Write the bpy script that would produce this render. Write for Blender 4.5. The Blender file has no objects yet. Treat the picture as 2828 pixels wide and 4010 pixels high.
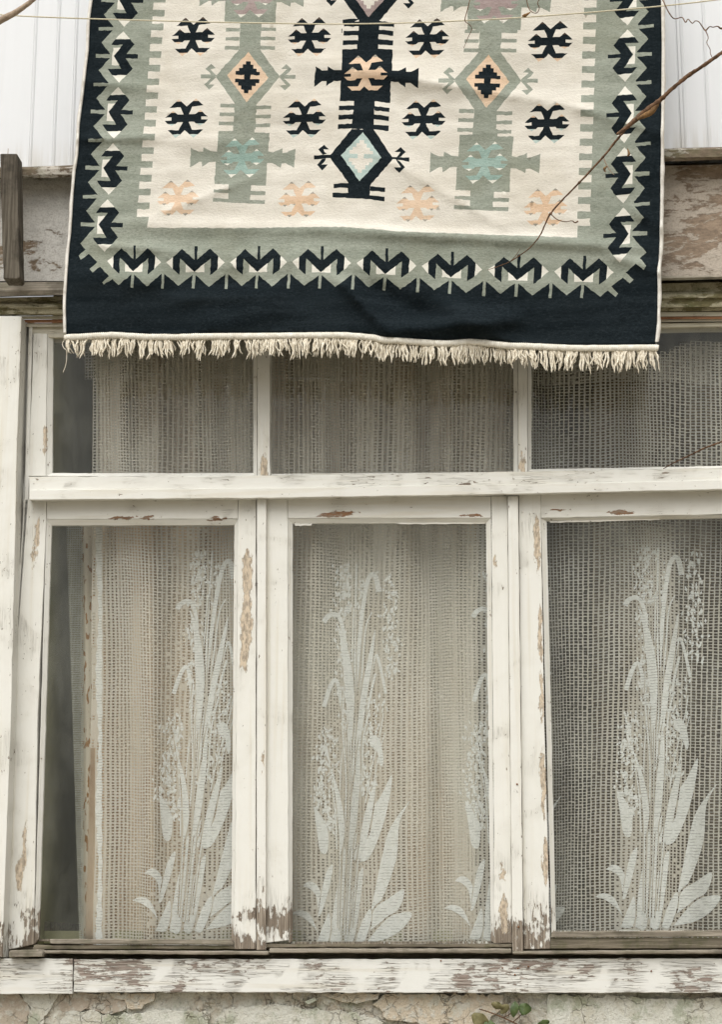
import bpy, math, random
import numpy as np
from mathutils import Vector, noise as mnoise
from mathutils.geometry import delaunay_2d_cdt

R = math.radians
random.seed(7)
scene = bpy.context.scene
col = scene.collection

# ---------------------------------------------------------------- camera
F = 7411.0                      # focal length in photo pixels (2828 x 4010)
TH = math.atan(0.236)           # looking up
PSI = R(3.7)                    # looking slightly left
CAM = Vector((0.285, -4.45, 1.50))
cam_data = bpy.data.cameras.new('camera')
cam = bpy.data.objects.new('camera', cam_data)
col.objects.link(cam)
cam.location = CAM
cam.rotation_euler = (math.pi / 2 + TH, 0, PSI)
cam_data.sensor_fit = 'VERTICAL'
cam_data.sensor_height = 36.0
cam_data.lens = F / 4010 * 36.0
cam_data.clip_end = 2000
scene.camera = cam
scene.cycles.max_bounces = 6
scene.cycles.diffuse_bounces = 2
scene.cycles.adaptive_threshold = 0.03
scene.cycles.glossy_bounces = 3
scene.cycles.transparent_max_bounces = 10
scene.cycles.caustics_reflective = False
scene.render.resolution_x, scene.render.resolution_y = 723, 1024

# ---------------------------------------------------------------- sky, sun, exposure
SUN_EL, SUN_AZ = R(58), R(15)   # azimuth: turned to the left behind the camera
world = bpy.data.worlds.new('World')
scene.world = world
world.use_nodes = True
wn = world.node_tree
wn.nodes.clear()
w_out = wn.nodes.new('ShaderNodeOutputWorld')
w_bg = wn.nodes.new('ShaderNodeBackground')
w_sky = wn.nodes.new('ShaderNodeTexSky')
w_sky.sky_type = 'NISHITA'
w_sky.sun_disc = False
w_sky.sun_elevation = SUN_EL
w_sky.sun_rotation = math.pi + SUN_AZ
w_sky.air_density = 1.0
w_sky.dust_density = 6.0
w_hs = wn.nodes.new('ShaderNodeHueSaturation')
w_hs.inputs['Saturation'].default_value = 0.07      # an overcast sky: hardly any blue
wn.links.new(w_sky.outputs[0], w_hs.inputs['Color'])
wn.links.new(w_hs.outputs[0], w_bg.inputs['Color'])
w_bg.inputs['Strength'].default_value = 0.10
wn.links.new(w_bg.outputs[0], w_out.inputs[0])

sun_data = bpy.data.lights.new('sun', 'SUN')
sun_data.energy = 1.5
sun_data.angle = R(70)
sun_data.color = (1.0, 0.985, 0.93)
sun = bpy.data.objects.new('sun', sun_data)
col.objects.link(sun)
sd = Vector((-math.sin(SUN_AZ) * math.cos(SUN_EL), -math.cos(SUN_AZ) * math.cos(SUN_EL), math.sin(SUN_EL)))
sun.rotation_euler = sd.to_track_quat('Z', 'Y').to_euler()

scene.view_settings.view_transform = 'Standard'
scene.view_settings.look = 'None'
scene.view_settings.gamma = 1.0
scene.view_settings.exposure = 0.37
scene.view_settings.use_curve_mapping = False

# ---------------------------------------------------------------- measuring the photograph
RIGHT = Vector((math.cos(PSI), math.sin(PSI), 0))
FWD = Vector((-math.sin(PSI) * math.cos(TH), math.cos(PSI) * math.cos(TH), math.sin(TH)))
UP = RIGHT.cross(FWD)
K = 2828 / 1619.0               # D units (1619 wide view) -> photo pixels

def PS(x, y, Y):
    d = FWD + RIGHT * ((x - 1414) / F) + UP * ((2005 - y) / F)
    t = (Y - CAM.y) / d.y
    return CAM + d * t

def PD(x, y, Y):
    return PS(x * K, y * K, Y)

# ---------------------------------------------------------------- object helpers
def tag(o, label=None, cat=None, group=None, kind=None):
    if label: o['label'] = label
    if cat: o['category'] = cat
    if group: o['group'] = group
    if kind: o['kind'] = kind
    return o

def empty(name, loc=(0, 0, 0)):
    o = bpy.data.objects.new(name, None)
    o.location = loc
    o.empty_display_size = 0.1
    col.objects.link(o)
    return o

def mesh_obj(name, verts, faces, mats, parent=None, mi=None, smooth=False):
    me = bpy.data.meshes.new(name)
    me.from_pydata([tuple(v) for v in verts], [], faces)
    if not isinstance(mats, (list, tuple)): mats = [mats]
    for m in mats: me.materials.append(m)
    if mi is not None: me.polygons.foreach_set('material_index', mi)
    if smooth: me.polygons.foreach_set('use_smooth', [True] * len(me.polygons))
    me.update()
    o = bpy.data.objects.new(name, me)
    col.objects.link(o)
    if parent: o.parent = parent
    return o

def bevel(o, w=0.0015, seg=2):
    b = o.modifiers.new('bevel', 'BEVEL')
    b.width = w; b.segments = seg; b.limit_method = 'ANGLE'; b.angle_limit = R(50)
    b.harden_normals = False
    return o

def rough_poly(pts, amp, step):
    out = []
    n = len(pts)
    for i in range(n):
        a, b = pts[i], pts[(i + 1) % n]
        L = math.hypot(b[0] - a[0], b[1] - a[1])
        out.append(a)
        k = int(L / step)
        nx, ny = -(b[1] - a[1]) / max(L, 1e-6), (b[0] - a[0]) / max(L, 1e-6)
        for j in range(1, k):
            t = (j + random.uniform(-.3, .3)) / k
            d = random.gauss(0, amp)
            out.append(tuple(a[c] + (b[c] - a[c]) * t + (d * (nx, ny)[c] if c < 2 else 0) for c in range(len(a))))
    return out

def prism(name, pts, yf, yb, mat, parent=None, rough=0.35, step=28, bev=0.0015):
    """board: outline in D units, front at depth yf (or a third coordinate per point), straight back to yb"""
    p = [(a[0], a[1], a[2] if len(a) > 2 else yf) for a in pts]
    if rough: p = rough_poly(p, rough, step)
    fr = [PD(*a) for a in p]
    n = len(fr)
    verts = fr + [Vector((v.x, yb, v.z)) for v in fr]
    faces = [list(range(n))[::-1], list(range(n, 2 * n))]
    for i in range(n):
        j = (i + 1) % n
        faces.append([i, j, n + j, n + i])
    # clockwise in picture (y down) order is assumed; fix if needed
    area = sum(p[i][0] * p[(i + 1) % n][1] - p[(i + 1) % n][0] * p[i][1] for i in range(n))
    if area < 0:
        faces = [f[::-1] for f in faces]
    o = mesh_obj(name, verts, faces, mat, parent)
    # outward normals
    if o.data.polygons[0].normal.y > 0: o.data.flip_normals()
    if bev: bevel(o, bev)
    return o

def tube(name, pts, rad, mat, parent=None, sides=8, smooth=True, knots=0.0):
    verts, faces = [], []
    n = len(pts)
    if not isinstance(rad, (list, tuple)): rad = [rad] * n
    for i in range(n):
        a = pts[max(i - 1, 0)]; b = pts[min(i + 1, n - 1)]
        t = (b - a).normalized()
        u = t.cross(Vector((0.13, 1, 0.21))).normalized()
        v = t.cross(u)
        for k in range(sides):
            an = 2 * math.pi * k / sides
            rr = rad[i] * (1 + knots * random.uniform(-1, 1))
            verts.append(pts[i] + u * (rr * math.cos(an)) + v * (rr * math.sin(an)))
    for i in range(n - 1):
        for k in range(sides):
            k2 = (k + 1) % sides
            faces.append([i * sides + k, i * sides + k2, (i + 1) * sides + k2, (i + 1) * sides + k])
    faces.append(list(range(sides))[::-1])
    faces.append([(n - 1) * sides + k for k in range(sides)])
    return mesh_obj(name, verts, faces, mat, parent, smooth=smooth)

def spline(pts, m=6):
    """Catmull-Rom through points of any dimension"""
    out = []
    n = len(pts)
    for i in range(n - 1):
        p0, p1, p2, p3 = pts[max(i - 1, 0)], pts[i], pts[i + 1], pts[min(i + 2, n - 1)]
        for k in range(m):
            t = k / m
            out.append(tuple(0.5 * ((2 * p1[c]) + (-p0[c] + p2[c]) * t + (2 * p0[c] - 5 * p1[c] + 4 * p2[c] - p3[c]) * t * t
                       + (-p0[c] + 3 * p1[c] - 3 * p2[c] + p3[c]) * t ** 3) for c in range(len(p1))))
    out.append(tuple(pts[-1]))
    return out

# ---------------------------------------------------------------- material helpers
class M:
    def __init__(s, name):
        s.m = bpy.data.materials.new(name); s.m.use_nodes = True
        s.t = s.m.node_tree; s.t.nodes.clear()
        s.out = s.t.nodes.new('ShaderNodeOutputMaterial')
    def put(s, sock, v):
        if isinstance(v, bpy.types.NodeSocket): s.t.links.new(v, sock)
        elif v is not None:
            if isinstance(v, tuple) and len(v) == 3 and sock.type == 'RGBA': v = v + (1.0,)
            sock.default_value = v
    def n(s, typ, **kw):
        nd = s.t.nodes.new(typ)
        for k, v in kw.items(): setattr(nd, k, v)
        return nd
    def math(s, op, a, b=None, c=None, clamp=False):
        nd = s.n('ShaderNodeMath', operation=op, use_clamp=clamp)
        for i, v in enumerate((a, b, c)): s.put(nd.inputs[i], v)
        return nd.outputs[0]
    def vm(s, op, a, b=None):
        nd = s.n('ShaderNodeVectorMath', operation=op)
        s.put(nd.inputs[0], a)
        if b is not None: s.put(nd.inputs[1], b)
        return nd.outputs['Value'] if op in ('LENGTH', 'DOT_PRODUCT') else nd.outputs[0]
    def pos(s): return s.n('ShaderNodeNewGeometry').outputs['Position']
    def noise(s, vec, scale, detail=3.0, rough=0.5, dist=0.0, color=False):
        nd = s.n('ShaderNodeTexNoise')
        s.put(nd.inputs['Vector'], vec); s.put(nd.inputs['Scale'], scale)
        s.put(nd.inputs['Detail'], detail); s.put(nd.inputs['Roughness'], rough); s.put(nd.inputs['Distortion'], dist)
        return nd.outputs['Color' if color else 'Fac']
    def maprange(s, v, a, b, c=0.0, d=1.0, smooth=True):
        nd = s.n('ShaderNodeMapRange', interpolation_type='SMOOTHSTEP' if smooth else 'LINEAR')
        for i, x in enumerate((v, a, b, c, d)): s.put(nd.inputs[i], x)
        return nd.outputs[0]
    def mix(s, f, a, b, mode='MIX'):
        nd = s.n('ShaderNodeMix', data_type='RGBA', blend_type=mode)
        s.put(nd.inputs['Factor'], f); s.put(nd.inputs[6], a); s.put(nd.inputs[7], b)
        return nd.outputs[2]
    def bump(s, h, strength=0.5, dist=0.002, normal=None):
        nd = s.n('ShaderNodeBump')
        s.put(nd.inputs['Height'], h); nd.inputs['Strength'].default_value = strength; nd.inputs['Distance'].default_value = dist
        if normal is not None: s.put(nd.inputs['Normal'], normal)
        return nd.outputs[0]
    def bsdf(s, color, rough=0.7, normal=None, spec=0.35, metal=0.0):
        nd = s.n('ShaderNodeBsdfPrincipled')
        s.put(nd.inputs['Base Color'], color); s.put(nd.inputs['Roughness'], rough)
        nd.inputs['Specular IOR Level'].default_value = spec; nd.inputs['Metallic'].default_value = metal
        if normal is not None: s.put(nd.inputs['Normal'], normal)
        s.t.links.new(nd.outputs[0], s.out.inputs[0])
        return nd
    def surf(s, sock): s.t.links.new(sock, s.out.inputs[0])

def patch_list(items):
    out = []
    for x, y, rx, ry in items:
        c = PD(x, y, -0.01)
        out.append((c.x, c.z, rx * 0.00085, ry * 0.00088))
    return out

def paint(name, axis, base=(0.80, 0.785, 0.725), amount=0.0, zgrad=None, patches=(), wood=((0.15, 0.115, 0.085), (0.40, 0.34, 0.27)),
          patch_wood=(0.66, 0.55, 0.415), grime=(0.50, 0.45, 0.33), crack=0.3, blot=9.0):
    m = M(name)
    p = m.pos()
    sc = {'V': (120, 120, 28), 'H': (28, 120, 130)}[axis]
    sc2 = {'V': (300, 300, 7), 'H': (7, 300, 300)}[axis]
    gp = m.vm('MULTIPLY', p, sc)
    g = m.noise(gp, 1.0, 5, 0.72)
    g2 = m.noise(m.vm('MULTIPLY', p, sc2), 1.0, 2, 0.6)
    b = m.noise(p, blot, 3, 0.6, 0.5)
    e = m.math('ADD', m.math('MULTIPLY', g, 0.45), m.math('MULTIPLY', b, 0.55))
    w = amount
    if zgrad:
        z = m.n('ShaderNodeSeparateXYZ'); m.put(z.inputs[0], p)
        w = m.math('ADD', m.maprange(z.outputs[2], zgrad[0], zgrad[1], zgrad[2], 0.0), amount)
    ew = m.math('ADD', e, w)
    mask = m.maprange(ew, 0.645, 0.655)
    rim_shade = m.math('MULTIPLY', m.maprange(ew, 0.632, 0.646), m.math('SUBTRACT', 1.0, mask))
    cr = m.math('SUBTRACT', 1.0, m.maprange(m.math('ABSOLUTE', m.math('SUBTRACT', g2, 0.5)), 0.0, 0.025))
    crm = m.math('MULTIPLY', cr, m.maprange(m.math('ADD', b, w), 0.50, 0.62, 0.0, crack))
    pm = None
    if patches:
        dn = m.noise(m.vm('MULTIPLY', p, {'V': (95, 1, 30), 'H': (34, 1, 95)}[axis]), 1.0, 4, 0.7, 0.0, color=True)
        dv = m.vm('MULTIPLY', m.vm('SUBTRACT', dn, (0.5, 0.5, 0.5)), {'V': (0.030, 0.0, 0.11), 'H': (0.10, 0.0, 0.026)}[axis])
        p2 = m.vm('ADD', p, dv)
        dmin = None
        for (x, z_, rx, rz) in patches:
            d = m.vm('LENGTH', m.vm('MULTIPLY', m.vm('SUBTRACT', p2, (x, 0, z_)), (1 / rx, 0, 1 / rz)))
            dmin = d if dmin is None else m.math('MINIMUM', dmin, d)
        pm = m.math('SUBTRACT', 1.0, m.maprange(dmin, 0.97, 1.03))
        patch_shade = m.math('MULTIPLY', m.math('SUBTRACT', 1.0, m.maprange(dmin, 1.0, 1.14)), m.math('SUBTRACT', 1.0, pm))
    c = m.mix(m.maprange(b, 0.40, 0.68, 0.0, 0.13), base, grime)
    c = m.mix(m.maprange(g, 0.50, 0.74, 0.0, 0.05), c, (0.42, 0.38, 0.30))
    stain = m.noise(m.vm('MULTIPLY', p, {'V': (55, 55, 1.6), 'H': (3.5, 40, 60)}[axis]), 1.0, 2, 0.6)
    c = m.mix(m.maprange(stain, 0.50, 0.74, 0.0, 0.30), c, (0.60, 0.53, 0.38))
    chip = m.noise(m.vm('MULTIPLY', p, {'V': (150, 60, 62), 'H': (62, 60, 150)}[axis]), 1.0, 3, 0.65)
    chipm = m.maprange(m.math('ADD', chip, m.math('MULTIPLY', b, 0.25)), 0.815, 0.825)
    wg = m.maprange(g2, 0.3, 0.7)
    wc = m.mix(wg, wood[0], wood[1])
    c = m.mix(m.math('MULTIPLY', rim_shade, 0.55), c, (0.34, 0.27, 0.19))  # edge shadow of the paint layer, painted round worn areas
    mask = m.math('MAXIMUM', mask, chipm)
    c = m.mix(mask, c, wc)
    hmask = mask
    if pm is not None:
        c = m.mix(m.math('MULTIPLY', patch_shade, 0.5), c, (0.40, 0.30, 0.20))  # thin shadow line painted round each bare patch for depth
        pc = m.mix(m.maprange(chip, 0.40, 0.62, 0.0, 0.75), patch_wood, m.mix(wg, wood[0], wood[1]))
        c = m.mix(pm, c, pc)
        hmask = m.math('MAXIMUM', mask, pm)
    c = m.mix(crm, c, (0.16, 0.115, 0.075))
    h = m.math('SUBTRACT', m.math('MULTIPLY', g, 0.3), m.math('ADD', hmask, crm))
    nrm = m.bump(h, 0.8, 0.0020)
    m.bsdf(c, m.math('MULTIPLY_ADD', hmask, 0.35, 0.5), nrm, 0.3)
    return m.m

def grey_wood(name, axis, c1, c2, moss=0.0):
    m = M(name)
    p = m.pos()
    sc = {'V': (160, 160, 6), 'H': (6, 160, 160)}[axis]
    gp = m.vm('MULTIPLY', p, sc)
    g = m.noise(gp, 1.0, 7, 0.7, 0.3)
    c = m.mix(m.maprange(g, 0.3, 0.7), c1, c2)
    c = m.mix(m.maprange(m.noise(p, 11, 4, 0.65), 0.5, 0.68, 0, 0.6), c, tuple(x * 0.45 for x in c1))
    if moss: c = m.mix(m.maprange(m.noise(p, 18, 5, 0.7), 0.45, 0.62, 0, moss), c, (0.075, 0.085, 0.03))
    m.bsdf(c, 0.85, m.bump(g, 0.8, 0.0025), 0.2)
    return m.m

def stained(name, light, brown, amt, scale=7.0, moss=0.0):
    """old distemper worn through to brown plaster or timber"""
    m = M(name)
    p = m.pos()
    st = m.vm('MULTIPLY', p, (0.55, 1, 1.35))
    n1 = m.noise(st, scale, 8, 0.68, 0.5)
    n2 = m.noise(st, scale * 6, 5, 0.7)
    n3 = m.noise(p, 260, 3, 0.6)
    k = m.math('ADD', m.math('MULTIPLY', n1, 0.72), m.math('MULTIPLY', n2, 0.28))
    mask = m.maprange(k, 0.5 - amt, 0.545 - amt)
    c1 = m.mix(m.maprange(n2, 0.35, 0.7, 0, 0.6), light, tuple(x * 0.72 for x in light))
    c2 = m.mix(m.maprange(n2, 0.3, 0.7), brown, tuple(x * 0.5 for x in brown))
    c = m.mix(mask, c1, c2)
    c = m.mix(m.maprange(n3, 0.42, 0.7, 0, 0.35), c, tuple(x * 0.55 for x in brown))
    if moss: c = m.mix(m.maprange(m.noise(p, 16, 5, 0.7), 0.48, 0.64, 0, moss), c, (0.12, 0.13, 0.06))
    h = m.math('SUBTRACT', m.math('ADD', m.math('MULTIPLY', n2, 0.5), m.math('MULTIPLY', n3, 0.35)), m.math('MULTIPLY', mask, 0.4))
    m.bsdf(c, 0.9, m.bump(h, 0.8, 0.004), 0.15)
    return m.m

def wool(name, c1, c2, speck=0.5, worn=None):
    m = M(name)
    p = m.pos()
    f = m.noise(m.vm('MULTIPLY', p, (130, 60, 230)), 1.0, 3, 0.75)
    s = m.noise(m.vm('MULTIPLY', p, (3.0, 1.0, 34.0)), 1.0, 4, 0.7)
    big = m.noise(p, 5.5, 3, 0.65, 0.4)
    c = m.mix(m.maprange(s, 0.32, 0.70), tuple(x * 0.93 for x in c1), c2)
    c = m.mix(m.math('MULTIPLY', m.maprange(f, 0.49, 0.66), m.maprange(big, 0.35, 0.62, speck * 0.25, speck)), c, tuple(x * 0.45 for x in c1))
    c = m.mix(m.math('MULTIPLY', m.maprange(f, 0.47, 0.33), speck * 0.5), c, tuple(min(1, x * 1.3 + 0.02) for x in c2))
    if worn: c = m.mix(m.maprange(big, 0.50, 0.70, 0, 0.5), c, worn)
    nd = m.bsdf(c, 0.95, m.bump(f, 0.7, 0.0022), 0.06)
    return m.m

def plain(name, c1, c2, scale=60, rough=0.8, spec=0.25, bumpd=0.001, stretch=(1, 1, 1)):
    m = M(name)
    p = m.vm('MULTIPLY', m.pos(), stretch)
    a = m.noise(p, scale, 4, 0.6)
    m.bsdf(m.mix(m.maprange(a, 0.3, 0.7), c1, c2), rough, m.bump(a, 0.5, bumpd), spec)
    return m.m

Z_SILL = PD(600, 2110, 0).z
V_PATCH = patch_list([(553, 1285, 15, 60), (551, 1395, 16, 90), (546, 1470, 12, 34), (590, 1700, 3, 20), (1206, 1215, 9, 65),
    (1212, 1420, 5, 80), (1216, 1560, 6, 60), (1219, 1760, 6, 90), (1225, 1930, 7, 60), (80, 1200, 6, 45), (72, 1245, 5, 22), (98, 985, 6, 34),
    (52, 1900, 6, 60), (40, 1960, 10, 40), (1128, 1960, 9, 15), (1130, 2050, 10, 50), (590, 1050, 11, 34), (1172, 1045, 8, 30), (1110, 1255, 4, 26)])
H_PATCH = patch_list([(755, 1150, 52, 7), (270, 1158, 36, 4), (330, 1157, 22, 5), (1395, 1147, 40, 6), (1250, 1142, 26, 4), (485, 1161, 25, 5),
    (1060, 1153, 28, 4), (270, 1078, 22, 4), (1320, 1064, 30, 3), (440, 1078, 24, 4)])
MAT = {}
MAT['paint_v'] = paint('peeling white paint upright', 'V', amount=-0.045, zgrad=(Z_SILL - 0.02, Z_SILL + 0.20, 0.24), patches=V_PATCH)
MAT['paint_h'] = paint('peeling white paint level', 'H', amount=-0.035, patches=H_PATCH, patch_wood=(0.30, 0.16, 0.085))
MAT['paint_bar'] = paint('peeling white paint on bar', 'H', amount=0.05, patch_wood=(0.36, 0.22, 0.13))
MAT['paint_sill'] = paint('flaking white paint on sill', 'H', base=(0.78, 0.77, 0.72), amount=0.08, crack=0.8, blot=7.0,
                          wood=((0.26, 0.20, 0.165), (0.50, 0.435, 0.38)))
MAT['paint_cream'] = paint('grubby cream paint', 'H', base=(0.62, 0.58, 0.47), amount=0.0, grime=(0.36, 0.33, 0.2))
MAT['red_wood'] = grey_wood('bare red timber', 'H', (0.26, 0.12, 0.06), (0.38, 0.20, 0.11))
MAT['grey_v'] = grey_wood('grey upright timber', 'V', (0.06, 0.05, 0.037), (0.175, 0.152, 0.118))
MAT['grey_h'] = grey_wood('grey level timber', 'H', (0.17, 0.145, 0.11), (0.42, 0.37, 0.30), 0.25)
MAT['dark_h'] = grey_wood('dark wet timber', 'H', (0.10, 0.085, 0.06), (0.27, 0.23, 0.17), 0.4)
MAT['ledge'] = stained('crumbling ledge', (0.46, 0.42, 0.36), (0.22, 0.17, 0.12), 0.04, 14, 0.3)
MAT['fascia_l'] = stained('worn white fascia', (0.62, 0.60, 0.555), (0.33, 0.25, 0.175), -0.045, 9)
MAT['fascia_r'] = stained('worn brown fascia', (0.56, 0.49, 0.41), (0.42, 0.32, 0.235), 0.015, 10)
MAT['mould'] = stained('algae stained moulding', (0.44, 0.40, 0.28), (0.24, 0.21, 0.11), 0.02, 10, 0.5)
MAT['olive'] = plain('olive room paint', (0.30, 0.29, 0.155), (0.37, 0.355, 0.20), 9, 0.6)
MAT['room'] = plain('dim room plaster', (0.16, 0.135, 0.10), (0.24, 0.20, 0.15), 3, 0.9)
MAT['cord'] = plain('cream cord', (0.60, 0.54, 0.38), (0.74, 0.68, 0.52), 300, 0.8)
MAT['yarn'] = plain('cream yarn', (0.60, 0.52, 0.39), (0.88, 0.82, 0.69), 160, 0.95, 0.1, 0.0008)
MAT['binding'] = plain('cream binding yarn', (0.70, 0.65, 0.55), (0.86, 0.82, 0.73), 90, 0.95, 0.1, 0.0008)
MAT['selvedge'] = plain('off white selvedge', (0.66, 0.62, 0.55), (0.82, 0.79, 0.73), 60, 0.95, 0.1, 0.001)
MAT['bark'] = plain('brown vine bark', (0.065, 0.036, 0.02), (0.20, 0.11, 0.06), 130, 0.8, 0.25, 0.001, (1, 1, 1))
MAT['bark_pale'] = plain('pale vine bark', (0.27, 0.20, 0.14), (0.46, 0.36, 0.27), 120, 0.8, 0.25, 0.001)
MAT['dry'] = plain('dry husk', (0.12, 0.07, 0.035), (0.30, 0.17, 0.07), 120, 0.9)
MAT['leaf'] = plain('ivy leaf', (0.045, 0.075, 0.02), (0.10, 0.14, 0.045), 70, 0.5, 0.4)
MAT['leaf_old'] = plain('old ivy leaf', (0.13, 0.12, 0.05), (0.22, 0.19, 0.09), 70, 0.6, 0.3)
MAT['nail'] = plain('rusty nail', (0.16, 0.07, 0.03), (0.30, 0.14, 0.06), 300, 0.8)
MAT['ground'] = plain('yard ground', (0.22, 0.20, 0.15), (0.34, 0.30, 0.24), 2.0, 0.95)
MAT['wall_white'] = stained('whitewashed wall', (0.68, 0.66, 0.60), (0.40, 0.33, 0.25), -0.12, 5)

def siding_mat():
    m = M('white metal siding')
    p = m.pos()
    a = m.noise(m.vm('MULTIPLY', p, (40, 1, 2.5)), 1.0, 4, 0.6)
    z = m.n('ShaderNodeSeparateXYZ'); m.put(z.inputs[0], p)
    zb = PD(800, 350, 0).z
    dirt = m.math('MULTIPLY', m.maprange(z.outputs[2], zb, zb + 0.10, 1.0, 0.0), m.maprange(a, 0.35, 0.7))
    c = m.mix(m.maprange(a, 0.4, 0.75, 0, 0.25), (0.80, 0.81, 0.825), (0.70, 0.71, 0.72))
    c = m.mix(m.math('MULTIPLY', dirt, 0.55), c, (0.52, 0.47, 0.38))
    m.bsdf(c, 0.42, m.bump(m.noise(p, 7, 2), 0.15, 0.004), 0.4)
    return m.m
MAT['siding'] = siding_mat()

def plaster_mat(name, tint, brown, moss):
    m = M(name)
    p = m.pos()
    n1 = m.noise(p, 8, 7, 0.66, 0.7)
    n2 = m.noise(p, 60, 6, 0.7)
    n3 = m.noise(p, 190, 3, 0.7)
    vor = m.n('ShaderNodeTexVoronoi', feature='DISTANCE_TO_EDGE')
    m.put(vor.inputs['Vector'], m.vm('ADD', p, m.vm('MULTIPLY', m.noise(p, 30, 3, 0.6, color=True), (0.05, 0.05, 0.05))))
    vor.inputs['Scale'].default_value = 26
    crack = m.math('MULTIPLY', m.math('SUBTRACT', 1.0, m.maprange(vor.outputs['Distance'], 0.0, 0.035)), m.maprange(n1, 0.45, 0.6))
    c = m.mix(m.maprange(n1, 0.42, 0.60), tint, brown)
    c = m.mix(m.maprange(n2, 0.48, 0.57, 0, 0.65), c, (0.66, 0.65, 0.58))
    c = m.mix(m.maprange(m.noise(p, 13, 6, 0.72), 0.50, 0.62, 0, moss), c, (0.27, 0.31, 0.19))
    c = m.mix(m.math('MULTIPLY', crack, 0.35), c, (0.20, 0.155, 0.105))
    c = m.mix(m.maprange(n3, 0.54, 0.66, 0, 0.38), c, (0.32, 0.28, 0.21))
    h = m.math('SUBTRACT', m.math('ADD', m.math('MULTIPLY', n2, 0.7), m.math('MULTIPLY', n3, 0.3)), m.math('MULTIPLY', crack, 0.5))
    m.bsdf(c, 0.92, m.bump(h, 1.0, 0.010), 0.12)
    return m.m
MAT['plaster'] = plaster_mat('lichened plaster', (0.70, 0.68, 0.59), (0.58, 0.51, 0.41), 0.5)
MAT['flake_pale'] = plaster_mat('pale limewash flake', (0.72, 0.71, 0.63), (0.60, 0.57, 0.47), 0.55)
MAT['flake_tan'] = plaster_mat('tan plaster', (0.68, 0.59, 0.46), (0.60, 0.51, 0.39), 0.15)
MAT['flake_brown'] = plaster_mat('brown render', (0.55, 0.47, 0.38), (0.46, 0.39, 0.31), 0.1)

def glass_mat():
    m = M('old window glass')
    p = m.pos()
    tr = m.n('ShaderNodeBsdfTransparent'); tr.inputs[0].default_value = (0.98, 0.985, 0.975, 1)
    gl = m.n('ShaderNodeBsdfGlossy'); gl.inputs['Roughness'].default_value = 0.02
    m.put(gl.inputs['Normal'], m.bump(m.noise(p, 5, 2), 0.08, 0.004))
    lw = m.n('ShaderNodeLayerWeight'); lw.inputs[0].default_value = 0.5
    fr = m.math('MULTIPLY_ADD', m.math('POWER', lw.outputs['Facing'], 5.0), 0.98, 0.018)   # Schlick, the same from both sides
    mx = m.n('ShaderNodeMixShader')
    m.put(mx.inputs[0], fr); m.put(mx.inputs[1], tr.outputs[0]); m.put(mx.inputs[2], gl.outputs[0])
    df = m.n('ShaderNodeBsdfDiffuse'); df.inputs[0].default_value = (0.55, 0.55, 0.48, 1)
    mx2 = m.n('ShaderNodeMixShader')
    dust_haze = m.maprange(m.noise(m.vm('MULTIPLY', p, (9, 1, 3.5)), 1.0, 3, 0.7), 0.38, 0.72, 0.025, 0.085)  # dust film, thickened to stand in for soft reflected haze
    m.put(mx2.inputs[0], dust_haze); m.put(mx2.inputs[1], mx.outputs[0]); m.put(mx2.inputs[2], df.outputs[0])
    m.surf(mx2.outputs[0])
    return m.m
MAT['glass'] = glass_mat()

def cloth_mat(name, c1, c2, scale=30, trans=0.3, sheer=0.0):
    m = M(name)
    p = m.pos()
    a = m.noise(p, scale, 4, 0.6)
    c = m.mix(m.maprange(a, 0.3, 0.7), c1, c2)
    d = m.n('ShaderNodeBsdfDiffuse'); m.put(d.inputs[0], c)
    t = m.n('ShaderNodeBsdfTranslucent'); m.put(t.inputs[0], c)
    mx = m.n('ShaderNodeMixShader'); mx.inputs[0].default_value = trans
    m.put(mx.inputs[1], d.outputs[0]); m.put(mx.inputs[2], t.outputs[0])
    out = mx.outputs[0]
    if sheer:                                  # thin yarn: some of what lies behind shows through
        tr = m.n('ShaderNodeBsdfTransparent')
        m2 = m.n('ShaderNodeMixShader'); m2.inputs[0].default_value = sheer
        m.put(m2.inputs[1], out); m.put(m2.inputs[2], tr.outputs[0])
        out = m2.outputs[0]
    m.surf(out)
    return m.m
MAT['net'] = cloth_mat('white net', (0.78, 0.725, 0.625), (0.86, 0.815, 0.73), 7, 0.12, 0.34)

def lace_mat():
    """flat woven sprays: threads with fine rows of gaps"""
    m = M('white lace')
    p = m.pos()
    c = m.mix(m.maprange(m.noise(p, 140, 2), 0.3, 0.7), (0.82, 0.83, 0.80), (0.91, 0.92, 0.90))
    d = m.n('ShaderNodeBsdfDiffuse'); m.put(d.inputs[0], c)
    t = m.n('ShaderNodeBsdfTransparent')
    w = m.n('ShaderNodeTexWave', wave_type='BANDS', bands_direction='Z')
    m.put(w.inputs['Vector'], p); w.inputs['Scale'].default_value = 46; w.inputs['Distortion'].default_value = 2.0; w.inputs['Detail Scale'].default_value = 2.0
    gap = m.math('MULTIPLY', m.maprange(w.outputs['Fac'], 0.72, 0.92), m.maprange(m.noise(p, 60, 2), 0.42, 0.55))
    mx = m.n('ShaderNodeMixShader'); m.put(mx.inputs[0], m.math('MULTIPLY_ADD', gap, 0.30, 0.25))
    m.put(mx.inputs[1], d.outputs[0]); m.put(mx.inputs[2], t.outputs[0])
    m.surf(mx.outputs[0])
    return m.m
MAT['lace'] = lace_mat()
MAT['sheer'] = cloth_mat('grey sheer net', (0.58, 0.58, 0.50), (0.70, 0.70, 0.62), 40, 0.2, 0.2)

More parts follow.
